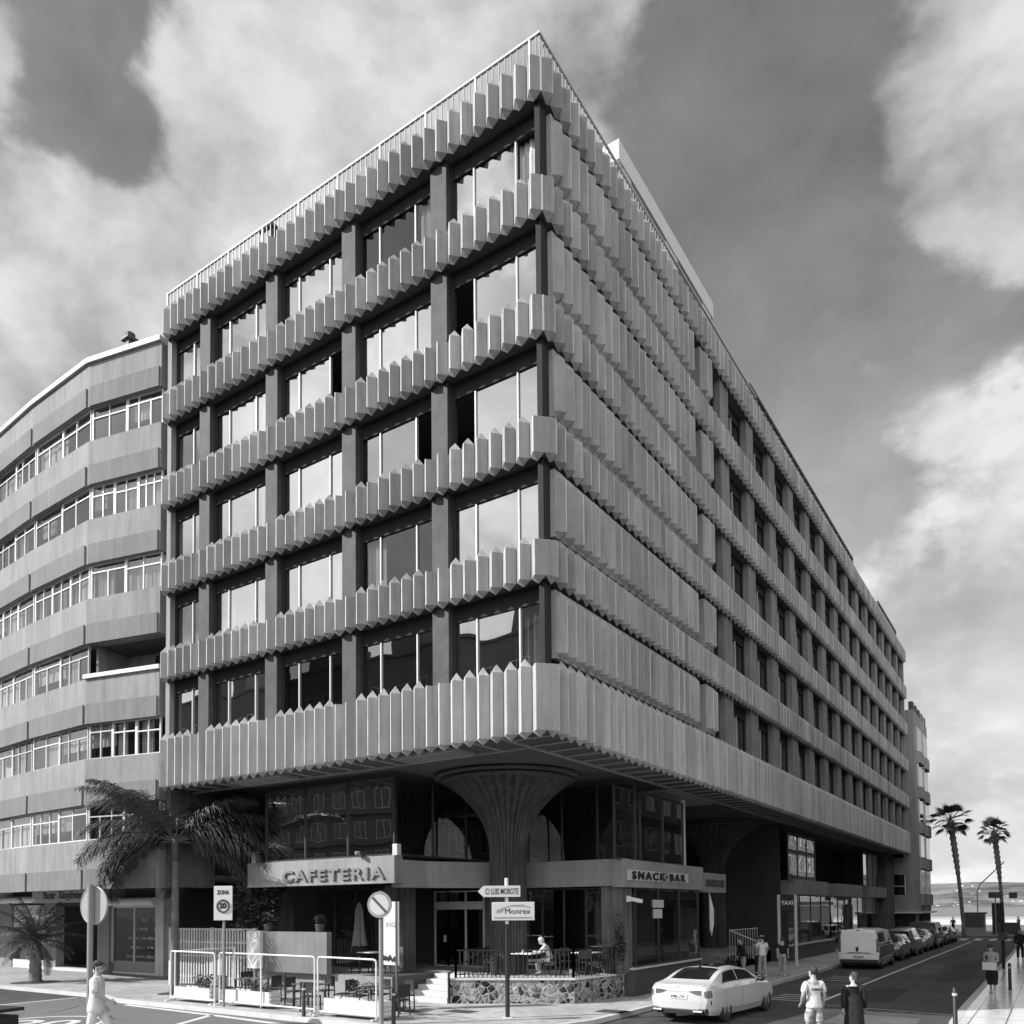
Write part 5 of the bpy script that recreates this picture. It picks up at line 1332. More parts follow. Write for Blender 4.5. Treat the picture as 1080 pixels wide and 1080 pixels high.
def wheel(R, x, y, r, w, rim, spokes=10, sgn=1):
    t = MB(); prof = []
    pr = [(.62, -.5), (.93, -.5), (1.0, -.36), (1.0, .36), (.93, .5), (.62, .5)]
    n = 28
    vs = [(x+r*a*cos(2*pi*k/n), y+b*w, r+r*a*sin(2*pi*k/n)) for a, b in pr for k in range(n)]
    t.add(vs, [(i*n+k, i*n+(k+1) % n, (i+1)*n+(k+1) % n, (i+1)*n+k) for i in range(5) for k in range(n)])
    wo = obj('wheel', t, M['tyre'], R, angle=40)
    m = MB(); yo = y+sgn*w*.40
    m.tube([(x, yo-sgn*.10, r), (x, yo-sgn*.04, r)], r*.64, 28)
    obj('hub', m, M['black'], wo)
    m = MB(); m.tube([(x, yo, r), (x, yo+sgn*.02, r)], r*.16, 14)
    for k in range(spokes):
        a = 2*pi*k/spokes; m.bar((x+r*.12*cos(a), yo+sgn*.012, r+r*.12*sin(a)), (x+r*.63*cos(a), yo, r+r*.63*sin(a)), r*.085, .02, (0, 1, 0))
    m.tube([(x+r*.64*cos(2*pi*k/28), yo, r+r*.64*sin(2*pi*k/28)) for k in range(29)], r*.03, 5, False)
    obj('rim', m, M[rim], wo)

def ring(zb, ws, zs, wm, zm, wb, zbelt, wg, zg, wr, zr, zt):
    return [(0, zb), (ws*.93, zb), (ws, zs), (wm, zm), (wb, zbelt), (wg, zg), (wr, zr), (wr*.55, zt-.015), (0, zt)]

def finish_car(R, L, name, paint, axles, r, w, rim, sp=10, tw=.23):
    b = obj('body', L.body(), M[paint], R)
    cut_arches(b, axles, r*1.11, w, r)
    for x in axles:
        for sgn in (1, -1): wheel(R, x, sgn*(w-tw/2-.015), r, tw, rim, sp, sgn)
    u = MB(); u.box(axles[0]-r, -w*.75, .18, axles[1]+r, w*.75, .45); obj('underbody', u, M['black'], R)
    return b

def plate(R, x, z, txt, sgn=-1, lean=0):
    p = MB(); p.box(x-.01, -.26, z-.055, x+.01, .26, z+.055); o = obj('number_plate', p, M['plate'], R)
    t = place(text_mb(txt, .10, .003, bold=.004), (x+sgn*.0125, 0, z), -pi/2 if sgn < 0 else pi/2); obj('lettering', t, M['black'], o)

def saloon(loc, rz):
    """white saloon: x forward from the rear axle"""
    R = thing('saloon_car', 'white saloon car pulling in at the kerb, seen from behind', 'car', loc, rz)
    S = [(-1.10, ring(.42, .60, .50, .66, .62, .64, .86, .62, .90, .60, .93, .94)),
         (-1.04, ring(.33, .76, .44, .82, .62, .80, .90, .76, .97, .74, 1.00, 1.015)),
         (-.85, ring(.25, .86, .36, .90, .62, .89, .90, .84, 1.00, .80, 1.045, 1.055)),
         (-.45, ring(.22, .90, .34, .925, .62, .92, .91, .83, 1.03, .72, 1.13, 1.15)),
         (.10, ring(.20, .90, .34, .93, .62, .925, .92, .80, 1.04, .66, 1.30, 1.36)),
         (.60, ring(.19, .90, .33, .93, .60, .925, .92, .78, 1.04, .62, 1.385, 1.455)),
         (1.30, ring(.18, .90, .32, .925, .58, .92, .91, .79, 1.03, .61, 1.395, 1.47)),
         (1.95, ring(.18, .90, .32, .925, .58, .92, .90, .80, 1.01, .63, 1.31, 1.39)),
         (2.55, ring(.18, .90, .33, .925, .58, .92, .88, .82, .985, .72, 1.07, 1.11)),
         (2.85, ring(.19, .89, .34, .92, .58, .91, .86, .82, .955, .72, .985, 1.00)),
         (3.45, ring(.20, .86, .35, .90, .56, .88, .80, .78, .865, .66, .90, .915)),
         (3.75, ring(.24, .76, .38, .80, .54, .78, .72, .68, .77, .56, .80, .81)),
         (3.86, ring(.32, .58, .42, .62, .54, .60, .66, .54, .70, .44, .72, .73))]
    L = Loft(S); b = finish_car(R, L, 'saloon', 'car_white', (0, 2.96), .345, .925, 'rim', 10)
    # rear screen, side windows, windscreen
    g = MB()
    L.patch([((3.02, 8.0), (4.55, 8.0), (4.62, 6.45), (3.12, 6.45))], .006, 1, 10, 8, g); L.patch([((3.02, 8.0), (4.55, 8.0), (4.62, 6.45), (3.12, 6.45))], .006, -1, 10, 8, g)
    obj('rear_window', g, M['car_glass'], R, smooth=True)
    for sgn in (1, -1):
        g = MB(); L.patch([((3.75, 5.12), (5.62, 5.12), (5.62, 5.86), (4.35, 5.86))], .006, sgn, 10, 4, g); obj('rear_door_window', g, M['car_glass'], R, smooth=True)
        g = MB(); L.patch([((5.72, 5.12), (8.0, 5.2), (7.2, 5.84), (5.72, 5.86))], .006, sgn, 10, 4, g); obj('front_door_window', g, M['car_glass'], R, smooth=True)
        # door seams and handles
        d = MB(); d.bar((.55, sgn*.935, .96), (.75, sgn*.935, .96), .012, .03); d.bar((1.62, sgn*.93, .95), (1.82, sgn*.93, .95), .012, .03); obj('door_handle', d, M['lightgrey'], R)
        m = MB(); m.ell((2.25, sgn*1.02, 1.02), (.10, .11, .075), 12, 8); m.bar((2.28, sgn*.86, .97), (2.25, sgn*.98, 1.0), .05, .05); obj('wing_mirror', m, M['black'], R, smooth=True)
        l = MB(); L.patch([((.98, 3.35), (1.9, 3.35), (1.75, 4.1), (.98, 4.15))], .008, sgn, 6, 4, l); L.patch([((.62, 3.45), (1.0, 3.35), (1.0, 4.15), (.6, 4.0))], .008, sgn, 4, 4, l)
        vs = [(.30, .885), (.50, .915), (.66, .92), (.66, .79), (.52, .80)]; vs = vs if sgn > 0 else vs[::-1]; l.add([(-1.106, sgn*y, z) for y, z in vs]+[(-1.06, sgn*y, z) for y, z in vs], [(0,1,2,3,4)]+[(i, (i+1) % 5, 5+(i+1) % 5, 5+i) for i in range(5)])
        obj('tail_light', l, M['lamp_glass'], R)
        sl = MB(); L.patch([((3.4, 1.55), (8.2, 1.55), (8.2, 2.0), (3.4, 2.0))], .004, sgn, 12, 3, sl); obj('side_skirt', sl, M['car_white'], R)
        v = MB(); L.patch([((1.55, 2.7), (1.75, 2.6), (1.68, 3.1), (1.5, 3.15))], .006, sgn, 4, 3, v); obj('bumper_vent', v, M['black'], R)
    for sgn in (1, -1):
        sm = MB()
        for u0 in (3.72, 5.66, 7.95): L.patch([((u0, 1.7), (u0+.025, 1.7), (u0+.025, 5.0), (u0, 5.0))], .003, sgn, 2, 8, sm)
        L.patch([((3.2, 2.0), (8.0, 2.0), (8.0, 2.04), (3.2, 2.04))], .003, sgn, 12, 1, sm); L.patch([((1.05, 4.45), (2.9, 5.0), (2.9, 5.05), (1.05, 4.5))], .003, sgn, 6, 1, sm)
        obj('panel_seam', sm, M['dark'], R)
        wt = MB(); L.patch([((3.6, 5.02), (8.2, 5.1), (8.2, 5.17), (3.6, 5.09))], .007, sgn, 12, 1, wt); obj('window_trim', wt, M['black'], R)
    g = MB()
    for sgn in (1, -1): L.patch([((6.9, 8.0), (8.5, 8.0), (8.35, 6.35), (7.0, 6.35))], .006, sgn, 8, 6, g)
    obj('windscreen', g, M['car_glass'], R, smooth=True)
    g = MB()
    for sgn in (1, -1): L.patch([((4.9, 8.0), (6.6, 8.0), (6.6, 6.8), (4.9, 6.8))], .004, sgn, 8, 4, g)
    obj('roof_panel', g, M['car_glass'], R, smooth=True)
    df = MB(); df.box(-1.12, -.62, .27, -1.0, .62, .42); df.box(-1.10, -.80, .30, -.9, -.5, .44); df.box(-1.10, .5, .30, -.9, .80, .44); obj('diffuser', df, M['black'], R, bevel=.02)
    ex = MB()
    for sgn in (1, -1):
        ex = MB(); ex.tube([(-1.13, sgn*.46, .355), (-1.13, sgn*.72, .36)], .05, 8); obj('exhaust_trim', ex, M['rim_dark'], R)
    br = MB(); br.box(-1.108, -.34, .868, -1.07, .34, .885); obj('boot_trim', br, M['alu'], R)
    plate(R, -1.112, .735, '4783 LTX')
    em = MB(); em.tube([(-1.075, .05*cos(a*pi/10), .955+.05*sin(a*pi/10)) for a in range(21)], .008, 5, False)
    for a in (90, 210, 330): em.bar((-1.075, 0, .955), (-1.075, .045*cos(radians(a)), .955+.045*sin(radians(a))), .01, .01)
    obj('boot_emblem', em, M['alu'], R)
    sp = MB(); sp.box(-.99, -.68, 1.018, -.90, .68, 1.035); obj('boot_lip', sp, M['car_white'], R, bevel=.006)
    an = MB(); an.bar((.35, 0, 1.42), (.18, 0, 1.48), .04, .03); obj('aerial_fin', an, M['black'], R)
    return R

def box_van(loc, rz, label, paint='car_silver'):
    R = thing('delivery_van', label, 'van', loc, rz, group='vehicles parked along the kerb')
    S = [(-.95, ring(.42, .80, .5, .84, .70, .84, 1.15, .80, 1.30, .72, 1.84, 1.93)),
         (-.90, ring(.32, .90, .44, .94, .70, .94, 1.15, .90, 1.30, .80, 1.88, 1.965)),
         (-.2, ring(.24, .93, .40, .96, .70, .96, 1.15, .92, 1.30, .82, 1.89, 1.975)),
         (1.4, ring(.24, .93, .40, .96, .70, .96, 1.15, .92, 1.30, .82, 1.89, 1.975)),
         (2.5, ring(.24, .93, .40, .96, .70, .96, 1.15, .92, 1.28, .80, 1.86, 1.95)),
         (3.05, ring(.24, .93, .40, .96, .70, .95, 1.12, .90, 1.24, .80, 1.55, 1.62)),
         (3.4, ring(.25, .92, .42, .95, .70, .93, 1.05, .86, 1.14, .74, 1.20, 1.23)),
         (3.75, ring(.28, .86, .45, .90, .66, .88, .95, .80, 1.02, .66, 1.05, 1.07)),
         (3.95, ring(.36, .70, .48, .74, .64, .70, .82, .62, .88, .5, .91, .92))]
    L = Loft(S); finish_car(R, L, 'van', paint, (0, 3.05), .335, .96, 'rim', 6)
    sd = 'car_dark'
    for sgn in (1, -1):
        g = MB(); L.patch([((1.3, 5.05), (2.75, 5.05), (2.75, 5.85), (1.3, 5.85))], .006, sgn, 6, 4, g); g2 = L.patch([((3.5, 5.05), (4.9, 5.1), (4.3, 5.85), (3.5, 5.85))], .006, sgn, 6, 4); obj('side_window', g, M['car_glass'], R); obj('door_window', g2, M['car_glass'], R)
        s = MB(); L.patch([((1.05, 2.1), (6.4, 2.1), (6.4, 4.85), (1.05, 4.85))], .004, sgn, 14, 6, s); s2 = obj('side_panel', s, M[sd], R)
        l = MB(); l.box(-.965, sgn*.82, .85, -.90, sgn*.93, 1.5); obj('tail_light', l, M['lamp_glass'], R)
        m = MB(); m.box(2.75, sgn*.98, 1.2, 2.88, sgn*1.2, 1.5); obj('wing_mirror', m, M['black'], R, bevel=.02)
    g = MB()
    for sgn in (1, -1): L.patch([((4.35, 8.0), (5.75, 8.0), (5.7, 6.2), (4.35, 6.2))], .006, sgn, 6, 4, g)
    obj('windscreen', g, M['car_glass'], R)
    d = MB()
    for y0, y1 in ((-.79, -.012), (.012, .79)): d.box(-.975, y0, .52, -.95, y1, 1.84)
    o = obj('rear_door', d, M[paint], R, bevel=.015)
    h = MB(); h.box(-.995, .0, .88, -.972, .12, 1.1); h.box(-.985, -.5, .80, -.974, .5, .83); obj('door_handle', h, M['black'], o)
    h = MB(); h.bar((-.985, -.72, .78), (-.985, .72, .78), .02, .03); obj('door_crease', h, M['car_silver'], o)
    p = MB(); p.box(-1.02, -.88, .30, -.92, .88, .48); obj('bumper', p, M['black'], R, bevel=.03)
    plate(R, -1.0, .62, '8216 KDM')
    k = MB(); k.box(-.965, -.1, 1.90, -.93, .1, 1.94); obj('brake_light', k, M['lamp_glass'], R)
    return R

def small_car(loc, rz, label, paint, tall=0.0, spare=False, nm='hatchback'):
    """hatchback or off-roader; x forward from the rear axle"""
    t = tall
    R = thing(nm, label, 'car', loc, rz, group='vehicles parked along the kerb')
    S = [(-.72, ring(.42, .66, .52, .72, .66, .72, .98+t*.3, .68, 1.04+t*.3, .58, 1.22+t, 1.30+t)),
         (-.62, ring(.30, .80, .42, .86, .64, .86, .96+t*.3, .80, 1.03+t*.3, .64, 1.36+t, 1.43+t)),
         (-.1, ring(.24, .84, .38, .89, .62, .88, .94+t*.3, .80, 1.02+t*.3, .62, 1.42+t, 1.49+t)),
         (.9, ring(.22, .85, .36, .89, .60, .88, .93+t*.3, .79, 1.01+t*.3, .61, 1.44+t, 1.51+t)),
         (1.6, ring(.22, .85, .36, .89, .60, .88, .92+t*.3, .80, 1.00+t*.3, .62, 1.36+t, 1.44+t)),
         (2.2, ring(.22, .85, .37, .88, .60, .87, .90+t*.3, .80, .98+t*.3, .70, 1.06+t*.4, 1.10+t*.4)),
         (2.8, ring(.24, .82, .38, .86, .58, .84, .84+t*.3, .74, .91+t*.3, .60, .95+t*.3, .97+t*.3)),
         (3.15, ring(.30, .70, .42, .74, .56, .72, .72+t*.2, .62, .77+t*.3, .48, .80+t*.3, .81+t*.3)),
         (3.25, ring(.38, .52, .46, .56, .55, .54, .66+t*.2, .46, .70+t*.2, .36, .72+t*.2, .73+t*.2))]
    L = Loft(S); r = .31+.06*(t > .1); finish_car(R, L, 'car', paint, (0, 2.5), r, .885, 'rim', 7, .2)
    for sgn in (1, -1):
        g = MB(); L.patch([((1.4, 5.1), (2.95, 5.1), (2.95, 5.85), (1.6, 5.85))], .006, sgn, 6, 4, g); L.patch([((3.05, 5.1), (4.85, 5.15), (4.1, 5.85), (3.05, 5.85))], .006, sgn, 6, 4, g); obj('side_window', g, M['car_glass'], R)
        l = MB(); l.box(-.735, sgn*.56, .85, -.60, sgn*.72, 1.1); obj('tail_light', l, M['lamp_glass'], R)
        l = MB(); L.patch([((6.5, 3.7), (7.3, 3.6), (7.2, 4.4), (6.4, 4.6))], .01, sgn, 4, 3, l); obj('headlight', l, M['lamp_clear'], R)
        m = MB(); m.ell((1.75, sgn*.97, 1.02+t*.4), (.08, .1, .07), 10, 6); obj('wing_mirror', m, M['black'], R, smooth=True)
    g = MB(); g2 = MB()
    for sgn in (1, -1): L.patch([((3.75, 8.0), (5.0, 8.0), (4.95, 6.2), (3.8, 6.2))], .006, sgn, 6, 4, g); L.patch([((.05, 5.3), (.05, 8.0), (.9, 8.0), (.9, 5.9))], .006, sgn, 4, 4, g2) if False else None
    obj('windscreen', g, M['car_glass'], R)
    q = MB(); q.box(-.735, -.55, 1.04+t*.4, -.69, .55, 1.26+t); obj('rear_window', q, M['car_glass'], R)
    p = MB(); p.box(-.78, -.74, .36, -.65, .74, .54); p.box(3.2, -.6, .32, 3.29, .6, .5); obj('bumper', p, M['black'], R, bevel=.03)
    gr = MB(); gr.box(3.22, -.38, .5, 3.275, .38, .66); obj('grille', gr, M['black'], R)
    plate(R, -.785, .48, '5041 HGB'); plate(R, 3.295, .42, '5041 HGB', 1)
    if spare: 
        s = MB(); s.tube([(-.94, 0, .98), (-.74, 0, .98)], .36, 28); so = obj('spare_wheel', s, M['tyre'], R, angle=40)
        s = MB(); s.tube([(-.955, 0, .98), (-.94, 0, .98)], .22, 20); obj('rim', s, M['rim'], so)
        for k in range(5):
            pass
        s = MB(); s.tube([(-.965, 0, .98), (-.956, 0, .98)], .09, 16); obj('wheel_cap', s, M['black'], so)
    return R

def build_cars():
    saloon((2.30, 4.05, -.12), pi/2-radians(4.2))
    box_van((2.55, 26.2, -.12), pi/2, 'pale panel van with plain rear doors, first in the parked row', 'van_white')
    small_car((2.55, 35.6, -.12), -pi/2, 'dark hatchback facing the camera behind the silver van', 'car_mid')
    small_car((2.6, 38.2, -.12), pi/2, 'grey off-roader with a spare wheel on its back', 'car_mid', .28, True, 'off_roader')
    small_car((2.6, 46.4, -.12), -pi/2, 'pale hatchback facing the camera beyond the off-roader', 'car_silver')
    box_van((2.6, 48.6, -.12), pi/2, 'dark tall van near the far end of the parked row', 'car_dark')
    small_car((2.6, 57.0, -.12), -pi/2, 'dark hatchback facing the camera near the far crossing', 'car_dark')
    small_car((2.7, 58.9, -.12), pi/2, 'pale car at the very end of the parked row', 'car_silver')
# ------------------------------------------------------------------ people
def skin_mesh(name, nodes, edges, m, parent=None, sub=1, root=0):
    """grow one continuous surface over a jointed skeleton: nodes = [(x,y,z,rx,ry)]"""
    me = bpy.data.meshes.new(name); me.from_pydata([n[:3] for n in nodes], edges, []); me.update()
    o = bpy.data.objects.new(name, me); COL.objects.link(o)
    sk = o.modifiers.new('skin', 'SKIN'); sk.use_smooth_shade = True; sk.branch_smoothing = .6
    d = me.skin_vertices[0].data if me.skin_vertices else None
    if d is None:
        return o
    for i, n in enumerate(nodes):
        d[i].radius = (n[3], n[4] if len(n) > 4 else n[3]); d[i].use_root = (i == root)
    s = o.modifiers.new('sub', 'SUBSURF'); s.levels = sub; s.render_levels = sub
    bake(o); o.data.materials.clear(); o.data.materials.append(m)
    o.data.polygons.foreach_set('use_smooth', [True]*len(o.data.polygons))
    if parent is not None: o.parent = parent
    return o

def person(label, loc, rz, J, h=1.75, skin='skin', hair=('hair', .045), parts=(), group=None, facecut=True, held=None):
    """J: joints in metres for a 1.75 m figure facing -Y; R = figure's right side (-X when seen from behind flips) ; parts: clothing builders"""
    k = h/1.75
    R = thing('person', label, 'person', loc, rz, group=group)
    P = {a: V(b)*k for a, b in J.items()}
    nodes = []; edges = []; ix = {}
    def add(nm, p, r, r2=None, par=None):
        nodes.append((p.x, p.y, p.z, r*k, (r2 or r)*k)); ix[nm] = len(nodes)-1
        if par is not None: edges.append((ix[par], ix[nm]))
    add('pel', P['pel'], .145, .105)
    add('waist', P['pel'].lerp(P['chest'], .45), .13, .095, 'pel')
    add('chest', P['chest'], .155, .11, 'waist')
    add('neckb', P['neck'], .062, .06, 'chest')
    add('head0', P['head'].lerp(P['neck'], .5), .055, .058, 'neckb')
    add('head1', P['head'], .07, .085, 'head0')
    for s in 'LR':
        sh = P['sh'+s]; el = P['el'+s]; wr = P['wr'+s]; ha = P['ha'+s]
        add('sh'+s, sh, .062, .06, 'chest'); add('ua'+s, sh.lerp(el, .5), .05, None, 'sh'+s); add('el'+s, el, .04, None, 'ua'+s)
        add('fa'+s, el.lerp(wr, .4), .04, None, 'el'+s); add('wr'+s, wr, .027, None, 'fa'+s)
        pm = wr.lerp(ha, .5); add('pm'+s, pm, .04, .02, 'wr'+s)
        d = (ha-wr).normalized(); side = (d.cross(V((0, 1, .2)))).normalized()
        curl = V((0, -1, 0)) if abs(d.y) < .6 else V((0, 0, -1))
        for q in range(4):
            b = pm+d*.045*k+side*(.03-.02*q)*k; Lf = (.055, .065, .06, .048)[q]*k
            m_ = b+(d*.8+curl*.35)*Lf*.6; e = m_+(d*.5+curl*.8)*Lf*.5
            add(f'f{q}{s}', b, .0105, None, 'pm'+s); add(f'g{q}{s}', m_, .009, None, f'f{q}{s}'); add(f'h{q}{s}', e, .008, None, f'g{q}{s}')
        tb = pm-d*.015*k+side*.045*k; add('t0'+s, tb, .013, None, 'pm'+s); add('t1'+s, tb+(d*.6+side*.4+curl*.4)*.045*k, .0105, None, 't0'+s)
        hp = P['hp'+s]; kn = P['kn'+s]; an = P['an'+s]; to = P['to'+s]
        add('hp'+s, hp, .09, .095, 'pel'); add('th'+s, hp.lerp(kn, .5), .075, None, 'hp'+s); add('kn'+s, kn, .054, None, 'th'+s)
        add('ca'+s, kn.lerp(an, .35), .054, None, 'kn'+s); add('an'+s, an, .036, None, 'ca'+s)
        add('he'+s, an+(an-to).normalized()*.04*k+V((0, 0, -.05*k)), .03, None, 'an'+s); add('to'+s, to, .028, .02, 'an'+s)
    b = skin_mesh('body', nodes, edges, M[skin], R, 1)
    # head: skull, jaw, nose, ears, brow joined into the body mesh
    hc = P['head']; f = V(J.get('face', (0, -1, 0))).normalized(); up = (hc-P['neck']).normalized()
    up = (up+V((0, 0, 1))).normalized(); rt = f.cross(up).normalized(); up = rt.cross(f).normalized()
    mx = Matrix((rt, -f, up)).transposed().to_4x4(); mx.translation = hc
    hm = MB(); hm.ell((0, .012, .045), (.076, .095, .10), 18, 12); hm.ell((0, -.03, -.045), (.055, .062, .062), 14, 8)
    hm.ell((0, -.098, -.005), (.013, .02, .026), 8, 6); hm.ell((0, -.085, -.045), (.024, .012, .009), 10, 6)
    for s in (-1, 1): hm.ell((s*.078, .012, .0), (.012, .022, .034), 8, 6); hm.ell((s*.03, -.083, .022), (.014, .008, .008), 8, 6)
    hm.xf(mx @ Matrix.Diagonal((k, k, k, 1)))
    bm = bmesh.new(); bm.from_mesh(b.data); vs = [bm.verts.new(v) for v in hm.v]
    for fc in hm.f:
        try: bm.faces.new([vs[i] for i in fc]).smooth = True
        except ValueError: pass
    bm.to_mesh(b.data); bm.free()
    if hair:
        hr = MB(); hr.ell((0, .022, .058), (.084, .102, .104), 18, 12)
        hr.v = [(x, y, max(z, (-.055 if y > .0 else .062+.3*min(0, -y-.05)) if True else z)) for x, y, z in hr.v]
        rr = random.Random(len(label)); hr.v = [(x*(1+rr.uniform(-.03, .03)), y*(1+rr.uniform(-.03, .03)), z+rr.uniform(-.004, .004)) for x, y, z in hr.v]
        if hair[1] > .1: hr.ell((0, .085, -.03), (.07, .045, hair[1]), 12, 8)
        hr.xf(mx @ Matrix.Diagonal((k, k, k, 1))); obj('hair', hr, M[hair[0]], R, smooth=True)
    for p in parts: p(R, P, k)
    return R

def wear_top(m, sleeve=.75, hem=.0, puff=1.0, name='shirt', text=None):
    """sleeve: 0..1 upper arm, 2 = to the wrist; hem: metres below the hip joint line"""
    def f(R, P, k):
        n = []; e = []
        def a(p, r, r2, par=None):
            n.append((p.x, p.y, p.z, r*k*puff, r2*k*puff)); 
            if par is not None: e.append((par, len(n)-1))
            return len(n)-1
        dn = V((0, 0, -1)) if abs((P['chest']-P['pel']).normalized().z) > .5 else (P['pel']-P['chest']).normalized()
        c = a(P['chest'], .175, .125); w = a(P['pel'].lerp(P['chest'], .45), .16, .125, c); p_ = a(P['pel']+dn*.02*k, .175, .135, w)
        if hem > .05: a(P['pel']+dn*hem*k, .19+.05*min(1, hem), .15+.05*min(1, hem), p_)
        nk = a(P['neck']-V((0, 0, .03*k)), .085, .08, c)
        for s in 'LR':
            sh = a(P['sh'+s], .078, .075, c)
            if sleeve <= 1: a(P['sh'+s].lerp(P['el'+s], max(.3, sleeve)), .066, .066, sh)
            else: 
                q = a(P['el'+s], .058, .058, sh); a(P['el'+s].lerp(P['wr'+s], .95), .046, .046, q)
        o = skin_mesh(name, n, e, M[m], R, 2)
        o.modifiers.clear()
        if text:
            t = text_mb(text, .06*k, .004, spacing=1.15, bold=.004); c_ = P['chest']
            t.xf(Matrix.Translation(V((c_.x, c_.y+.158*k*puff, c_.z-.04*k))) @ Matrix.Rotation(pi, 4, 'Z')); obj('print', t, M['black'], o)
    return f
def wear_legs(m, length=2.0, wide=1.0, name='trousers'):
    """length 1 = knee, 2 = ankle"""
    def f(R, P, k):
        n = []; e = []
        def a(p, r, r2, par=None):
            n.append((p.x, p.y, p.z, r*k, r2*k))
            if par is not None: e.append((par, len(n)-1))
            return len(n)-1
        up = (P['chest']-P['pel']).normalized()
        w = a(P['pel']+up*.07*k, .148, .112); p_ = a(P['pel'], .158, .122, w)
        for s in 'LR':
            h = a(P['hp'+s], .098, .105, p_); t = a(P['hp'+s].lerp(P['kn'+s], .5), .084*wide, .084*wide, h)
            q = a(P['kn'+s] if length > 1 else P['hp'+s].lerp(P['kn'+s], length*.98), .07*wide, .07*wide, t)
            if length > 1: a(P['kn'+s].lerp(P['an'+s], min(.93, length-1)), .06*wide, .06*wide, q)
        skin_mesh(name, n, e, M[m], R, 2)
    return f
def wear_shoes(m):
    def f(R, P, k):
        for s in 'LR':
            an, to = P['an'+s], P['to'+s]; d = (to-an); d.z = 0; d.normalize(); mb = MB()
            c = an+d*.065*k; zz = min(an.z, to.z)-.0
            mb.ell((0, 0, 0), (.135*k, .047*k, .042*k), 12, 8)
            az = atan2(d.y, d.x); base = to.z-.005*k
            mb.v = [(x, y, max(z, -.03*k)) for x, y, z in mb.v]
            mb.xf(Matrix.Translation(V((c.x, c.y, base+.012*k))) @ Matrix.Rotation(az, 4, 'Z')); obj('shoe', mb, M[m], R, smooth=True)
    return f
def wear_dress(m, hem):
    def f(R, P, k):
        mb = MB(); n = 28; rr = random.Random(3); prof = []
        c0 = P['chest']; p0 = P['pel']
        for q, rx, ry in ((0, .165, .115), (.25, .185, .135), (.55, .20, .155), (.8, .225, .18), (1, .24, .20)):
            z = (c0.z+.11*k)*(1-q)+hem*k*q; cx = c0.x*(1-q)+p0.x*q; cy = c0.y*(1-q)+p0.y*q; prof.append((cx, cy, z, rx*k, ry*k, q))
        vs = [(cx+rx*(1+.06*q*sin(k_*2*pi*7/n+q*2))*cos(2*pi*k_/n), cy+ry*(1+.06*q*sin(k_*2*pi*7/n+q*2))*sin(2*pi*k_/n), z) for cx, cy, z, rx, ry, q in prof for k_ in range(n)]
        mb.add(vs, [(i*n+j, i*n+(j+1) % n, (i+1)*n+(j+1) % n, (i+1)*n+j) for i in range(4) for j in range(n)]); mb.f.append(tuple(range(n)))
        obj('dress', mb, M[m], R, smooth=True)
    return f

def stand(step=0.0, swing=.0, lean=0.0):
    """standing or walking joints; the figure faces -Y, its right arm on -X"""
    J = dict(pel=(0, 0, .95), chest=(0, -.02-lean*.5, 1.32), neck=(0, -.01-lean, 1.50), head=(0, -.03-lean*1.2, 1.615))
    for s, x in (('L', 1), ('R', -1)):
        g = step*x; w = -swing*x
        J['sh'+s] = (x*.185, -lean, 1.42); J['el'+s] = (x*.235, -lean-w*.18+.03, 1.14); J['wr'+s] = (x*.235, -lean-w*.42-.04, .90); J['ha'+s] = (x*.23, -lean-w*.5-.07, .80)
        J['hp'+s] = (x*.09, 0, .90); J['kn'+s] = (x*.10, -g*.22-.02-abs(g)*.05, .50); J['an'+s] = (x*.10, -g*.45+(.06 if g < 0 else 0), .085+(.05 if g < -.2 else 0)); J['to'+s] = (x*.115, -g*.45-.13, .035+(.0 if g >= -.2 else .0))
    return J

